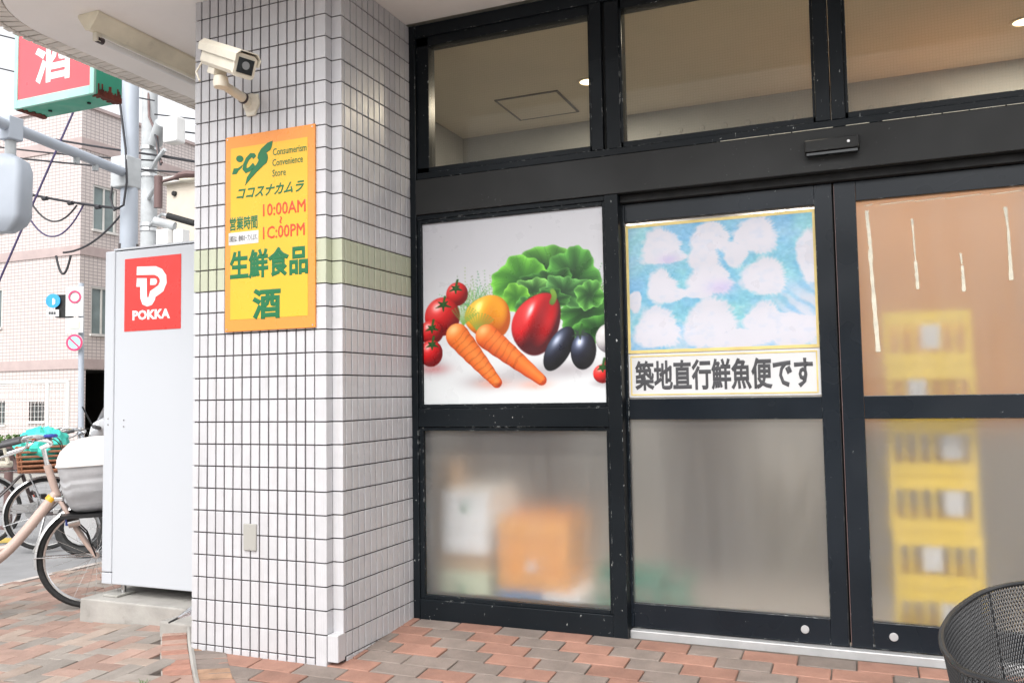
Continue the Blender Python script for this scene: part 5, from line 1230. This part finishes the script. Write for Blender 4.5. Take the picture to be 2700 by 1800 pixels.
cable((-6.9,2.98,3.56),(-5.20,3.70,3.15),.05,.014,lab='cable with small clamps running to the signal pole')
for t_ in (.30,.38,.46,.55,.70,.86):
    q_ = Vector((-6.9,2.98,3.56)).lerp(Vector((-5.20,3.70,3.15)), t_); tag(MB().cyl(q_+Vector((-.03,0,-.012-.2*t_*(1-t_))), q_+Vector((.03,0,-.012-.2*t_*(1-t_))), .024, n=8).build('cable_clamp', M['wire']), 'small dark clamp on the cable to the signal pole', 'clamp', 'cable clamps')
cable((-6.12,3.32,3.25),(-5.66,3.52,3.20),.20,.010,lab='short cable loop hanging under the clamped cable'); cable((-6.15,3.30,3.12),(-5.60,3.55,3.20),.30,.009,'wire_p',lab='deeper cable loop hanging under the clamped cable')
cable((-5.82,3.49,2.69),(-5.20,3.70,3.10),.10,.011,lab='thin cable rising to the signal pole from the wall side'); cable((-5.90,3.47,2.66),(-5.74,3.52,2.66),.20,.012,lab='small dark cable loop left of the vending machine top')

# ================================================================== APARTMENT BLOCK, FENCE, HEDGE, FAR HOUSES
ap = thing('apartment_block', 'pink beige tiled apartment block with brown bands across the street', 'building', (-15.2,11.7,-.22))
AX, AY = -15.2, 11.7
MB().box(-42,AX-.0,AY,27,-.22,1.86).build('ground_floor_wall', M['apt'], ap) if False else None
def wall_right(z0, z1, holes):
    """wall in the plane x = AX from y = AY with openings (y0, y1, z0, z1)"""
    ys = sorted({AY, 27.}|{h[0] for h in holes}|{h[1] for h in holes}); zs = sorted({z0, z1}|{h[2] for h in holes}|{h[3] for h in holes}); m = MB()
    for ya, yb in zip(ys[:-1], ys[1:]):
        for za, zb in zip(zs[:-1], zs[1:]):
            cy, cz = (ya+yb)/2, (za+zb)/2
            if any(h[0] < cy < h[1] and h[2] < cz < h[3] for h in holes): continue
            m.add([(AX,ya,za),(AX,yb,za),(AX,yb,zb),(AX,ya,zb)], [(0,1,2,3)])
    return m
def wall_left(z0, z1, holes):
    xs = sorted({-42., AX}|{h[0] for h in holes}|{h[1] for h in holes}); zs = sorted({z0, z1}|{h[2] for h in holes}|{h[3] for h in holes}); m = MB()
    for xa, xb in zip(xs[:-1], xs[1:]):
        for za, zb in zip(zs[:-1], zs[1:]):
            cx, cz = (xa+xb)/2, (za+zb)/2
            if any(h[0] < cx < h[1] and h[2] < cz < h[3] for h in holes): continue
            m.add([(xa,AY,za),(xb,AY,za),(xb,AY,zb),(xa,AY,zb)], [(0,1,2,3)])
    return m
HR = [(12.04,12.75,5.27,6.40),(12.02,12.70,2.70,3.88),(11.90,14.4,-.22,1.84),(15.2,16.2,2.70,3.9),(15.2,16.2,5.27,6.4)]
HL = [(-18.9,-17.88,2.95,3.96),(-18.6,-17.68,.52,1.13),(-16.84,-16.31,.60,1.09),(-18.9,-17.88,5.4,6.5)]
wall_right(-.22, 8.25, HR).build('right_wall', M['apt'], ap); wall_left(-.22, 8.25, HL).build('left_wall', M['apt'], ap)
MB().add([(-42,AY,8.25),(AX,AY,8.25),(AX,27,8.25),(-42,27,8.25)], [(0,1,2,3)]).build('roof', M['concrete'], ap)
for z0, z1 in ((1.86,2.10),(4.61,4.84),(7.20,7.48)):
    MB().box(-42,AX+.03,AY-.03,AY-.001,z0,z1).build('band', M['apt_band'], ap); MB().box(AX+.001,AX+.03,AY-.0005,27,z0,z1).build('band', M['apt_band'], ap)
MB().box(-42,AX+.06,AY-.06,AY+.1,8.25,8.33).box(AX-.1,AX+.06,AY+.1001,27,8.25,8.33).build('parapet', M['apt_band'], ap)
for (y0,y1,z0,z1) in HR:
    if z0 < 0:
        MB().box(AX-3,AX-2.9,y0,y1,z0,z1).box(AX-2.9,AX-.01,y0-.05,y0,z0,z1).box(AX-2.9,AX-.01,y1,y1+.05,z0,z1).box(AX-2.9,AX-.01,y0,y1,z1,z1+.05).build('garage_opening', M['dark_open'], ap); continue
    w = MB().box(AX-.10,AX-.06,y0,y1,z0,z1).build('window', M['apt_win'], ap)
    MB().box(AX-.06,AX-.02,y0,y0+.05,z0,z1).box(AX-.06,AX-.02,y1-.05,y1,z0,z1).box(AX-.06,AX-.02,y0+.05,y1-.05,z1-.05,z1).box(AX-.06,AX+.05,y0-.03,y1+.03,z0-.04,z0+.02).box(AX-.058,AX-.03,(y0+y1)/2-.02,(y0+y1)/2+.02,z0+.02,z1-.05).build('window_frame', M['apt_frame'], w)
for (x0,x1,z0,z1) in HL:
    w = MB().box(x0,x1,AY+.06,AY+.10,z0,z1).build('window', M['apt_win'], ap)
    MB().box(x0,x0+.05,AY+.02,AY+.06,z0,z1).box(x1-.05,x1,AY+.02,AY+.06,z0,z1).box(x0+.05,x1-.05,AY+.02,AY+.06,z1-.05,z1).box(x0-.03,x1+.03,AY-.05,AY+.06,z0-.04,z0+.02).build('window_frame', M['apt_frame'], w)
    if z0 < 1: 
        b_ = MB()
        for i in range(9): x = x0+.03+(x1-x0-.06)*i/8; b_.box(x-.008,x+.008,AY-.03,AY-.014,z0,z1)
        b_.build('window_bars', M['dark_f'], w)
fc = thing('mesh_fence', 'white wire mesh fence in front of the apartment wall', 'fence', (-12.5,7.2,.5))
FP = [Vector((-13.6,6.65,0)), Vector((-12.4,7.12,0)), Vector((-11.18,7.64,0)), Vector((-10.85,7.78,0))]
for p in FP[:]: MB().cyl((p.x,p.y,.1),(p.x,p.y,1.44),.032,n=10).build('post', M['white_w'], fc, smooth=True)
MB().tube([FP[0]+Vector((0,0,1.44)), FP[-1]+Vector((0,0,1.43))], .028, 8).build('top_rail', M['white_w'], fc, smooth=True); MB().tube([FP[0]+Vector((0,0,.22)), FP[-1]+Vector((0,0,.22))], .02, 8).build('bottom_rail', M['white_w'], fc, smooth=True)
ms = MB(); d_ = (FP[-1]-FP[0]); n_ = 46
for i in range(n_): q = FP[0]+d_*i/n_; ms.tube([(q.x,q.y,.22),(q.x,q.y,1.43)], .0035, 4)
for i in range(13): z = .25+i*.095; ms.tube([(FP[0].x,FP[0].y,z),(FP[-1].x,FP[-1].y,z)], .0035, 4)
ms.build('wire_mesh', M['white_w'], fc)
tag(MB().slab([(-13.7,6.45),(-10.8,7.6),(-10.9,7.85),(-13.8,6.7)], -.22, .16).build('garden_wall', M['brown'], bevel=.01), 'low brown brick wall under the mesh fence', 'wall')
hg = thing('hedge', 'clipped green hedge along the far pavement', 'hedge', (-11.6,6.8,-.2))
hv = MB(); rg = np.random.default_rng(9)
for _ in range(2600):
    t = rg.random(); c = Vector((-13.4+2.3*t, 6.35+.95*t, 0))+Vector((rg.normal(0,.14), rg.normal(0,.14), .16+rg.random()*.36)); s_ = .045; a = Vector(rg.normal(0,1,3)).normalized(); b_ = a.orthogonal().normalized(); e = a.cross(b_)
    hv.add([c+b_*s_, c+e*s_*.5, c-b_*s_, c-e*s_*.5], [(0,1,2,3)])
o = hv.build('foliage', M['foil'], hg); o['kind'] = 'stuff'
MB().slab([(-13.5,6.3),(-11.2,7.25),(-11.3,7.4),(-13.6,6.5)], -.21, .12).build('stems', M['brown_p'], hg)
struct(MB().slab([(-15,4.7),(-8.6,7.4),(-9.5,11.7),(-30,11.7),(-30,4.5)], -.22, -.12).build('far_pavement', M['concrete']))
struct(MB().add([(-6.6,1.6,-.214),(-5.2,2.55,-.214),(-5.45,2.75,-.214),(-6.85,1.8,-.214)], [(0,1,2,3)]).build('road_marking', M['yline']))
ho = thing('rendered_house', 'plain beige rendered house behind the street lamp', 'building', (-10.4,11,-.22))
MB().box(-10.72,-6.0,9.9,16,-.22,5.40).build('wall', M['house'], ho); MB().box(-10.85,-5.9,9.75,16.1,5.40,5.52).build('roof', M['apt_frame'], ho)
MB().lathe([(.05,0),(.05,-.05),(.02,-.06)], (-10.50,9.9,5.20), 14, 'y').build('vent', M['rubber'], ho)
w = MB().box(-9.6,-8.6,9.86,9.9,1.0,2.2).build('window', M['apt_win'], ho); MB().box(-9.65,-8.55,9.84,9.86,.94,1.0).build('sill', M['apt_frame'], w)
# houses on the other side of the street, behind the camera: they only show in the glass and in the light
for i, (x0,x1,h) in enumerate(((-9,-2.5,4.6),(-2,4.5,5.2),(5,12,4.4))):
    hh = thing('street_house', ['cream','tall pale','low'][i]+' house across the street behind the viewer', 'building', ((x0+x1)/2,-14,-.22))
    MB().box(x0,x1,-24,-17,-.22,h).build('wall', M['house'], hh); MB().box(x0-.2,x1+.2,-24.2,-16.8,h,h+.2).build('roof', M['apt_band'], hh)
    for k in range(3): MB().box(x0+.8+k*2,x0+1.9+k*2,-16.99,-16.95,2.6,3.7).build('window', M['apt_win'], hh)

# sign box on the canopy corner
sb = thing('projecting_shop_sign', 'rusty green light box with red face reading 酒', 'sign', (-2.45,.80,2.95))
BX0, BX1, BY0, BY1, BZ0, BZ1 = -2.80, -2.105, .62, .835, 2.945, 3.95
MB().box(BX0,BX1,BY0+.02,BY1,BZ0+.004,BZ1).build('box', M['green_s'], sb, bevel=.006)
for (a,b_,c,d_) in ((BX0,BX0+.03,BZ0,BZ1),(BX1-.035,BX1,BZ0,BZ1),(BX0+.0301,BX1-.0351,BZ0,BZ0+.055),(BX0+.0301,BX1-.0351,BZ1-.05,BZ1)): MB().box(a,b_,BY0,BY0+.0199,c,d_).build('frame', M['mint'], sb, bevel=.003)
MB().box(BX0+.03,BX1-.035,BY0+.008,BY0+.018,BZ0+.055,BZ1-.05).build('face', M['red_s'], sb)
text('酒', (BX0+.18,BX1-.20,3.075,3.40), BY0+.0065, M['ink_w'], sb, bold=.03, depth=.002)
rm = MB()
for k in range(20): y = BY0+.03+.009*k; rm.box(BX1-.03*random.random()-.03,BX1+.004,y,y+.009,BZ0-.002,BZ0+.03+.05*random.random())
rm.build('rust_patch', M['rust'], sb); rm = MB()
for k in range(14): y = BY0+.02+.014*k; rm.box(BX0-.003,BX0+.03+.05*random.random(),y,y+.014,BZ0-.002,BZ0+.012)
rm.build('rust_patch', M['rust'], sb)
for (x,y) in ((-2.62,.74),(-2.28,.74)): MB().lathe([(.012,.006),(.012,-.004)], (x,y,BZ0), 10).build('drain_hole', M['rubber'], sb)
for z in (3.30,3.70): MB().box(BX1+.001,-1.83,.72,.78,z,z+.05).build('bracket', M['galv2'], sb)

# weed at the step
wd_ = MB(); rg = np.random.default_rng(2)
for _ in range(40):
    c = Vector((-.61+rg.normal(0,.012), -.395+rg.normal(0,.012), -.066)); a = rg.random()*6.28; l = .008+.012*rg.random()
    wd_.add([c+Vector((-.003*math.sin(a),.003*math.cos(a),0)), c+Vector((.003*math.sin(a),-.003*math.cos(a),0)), c+Vector((l*math.cos(a),l*math.sin(a),l*.8))], [(0,1,2)])
o = wd_.build('weed', M['foil']); tag(o, 'small green weed growing in the brick joint', 'plant')
for o in bpy.data.objects:
    if '_off' in o: del o['_off']
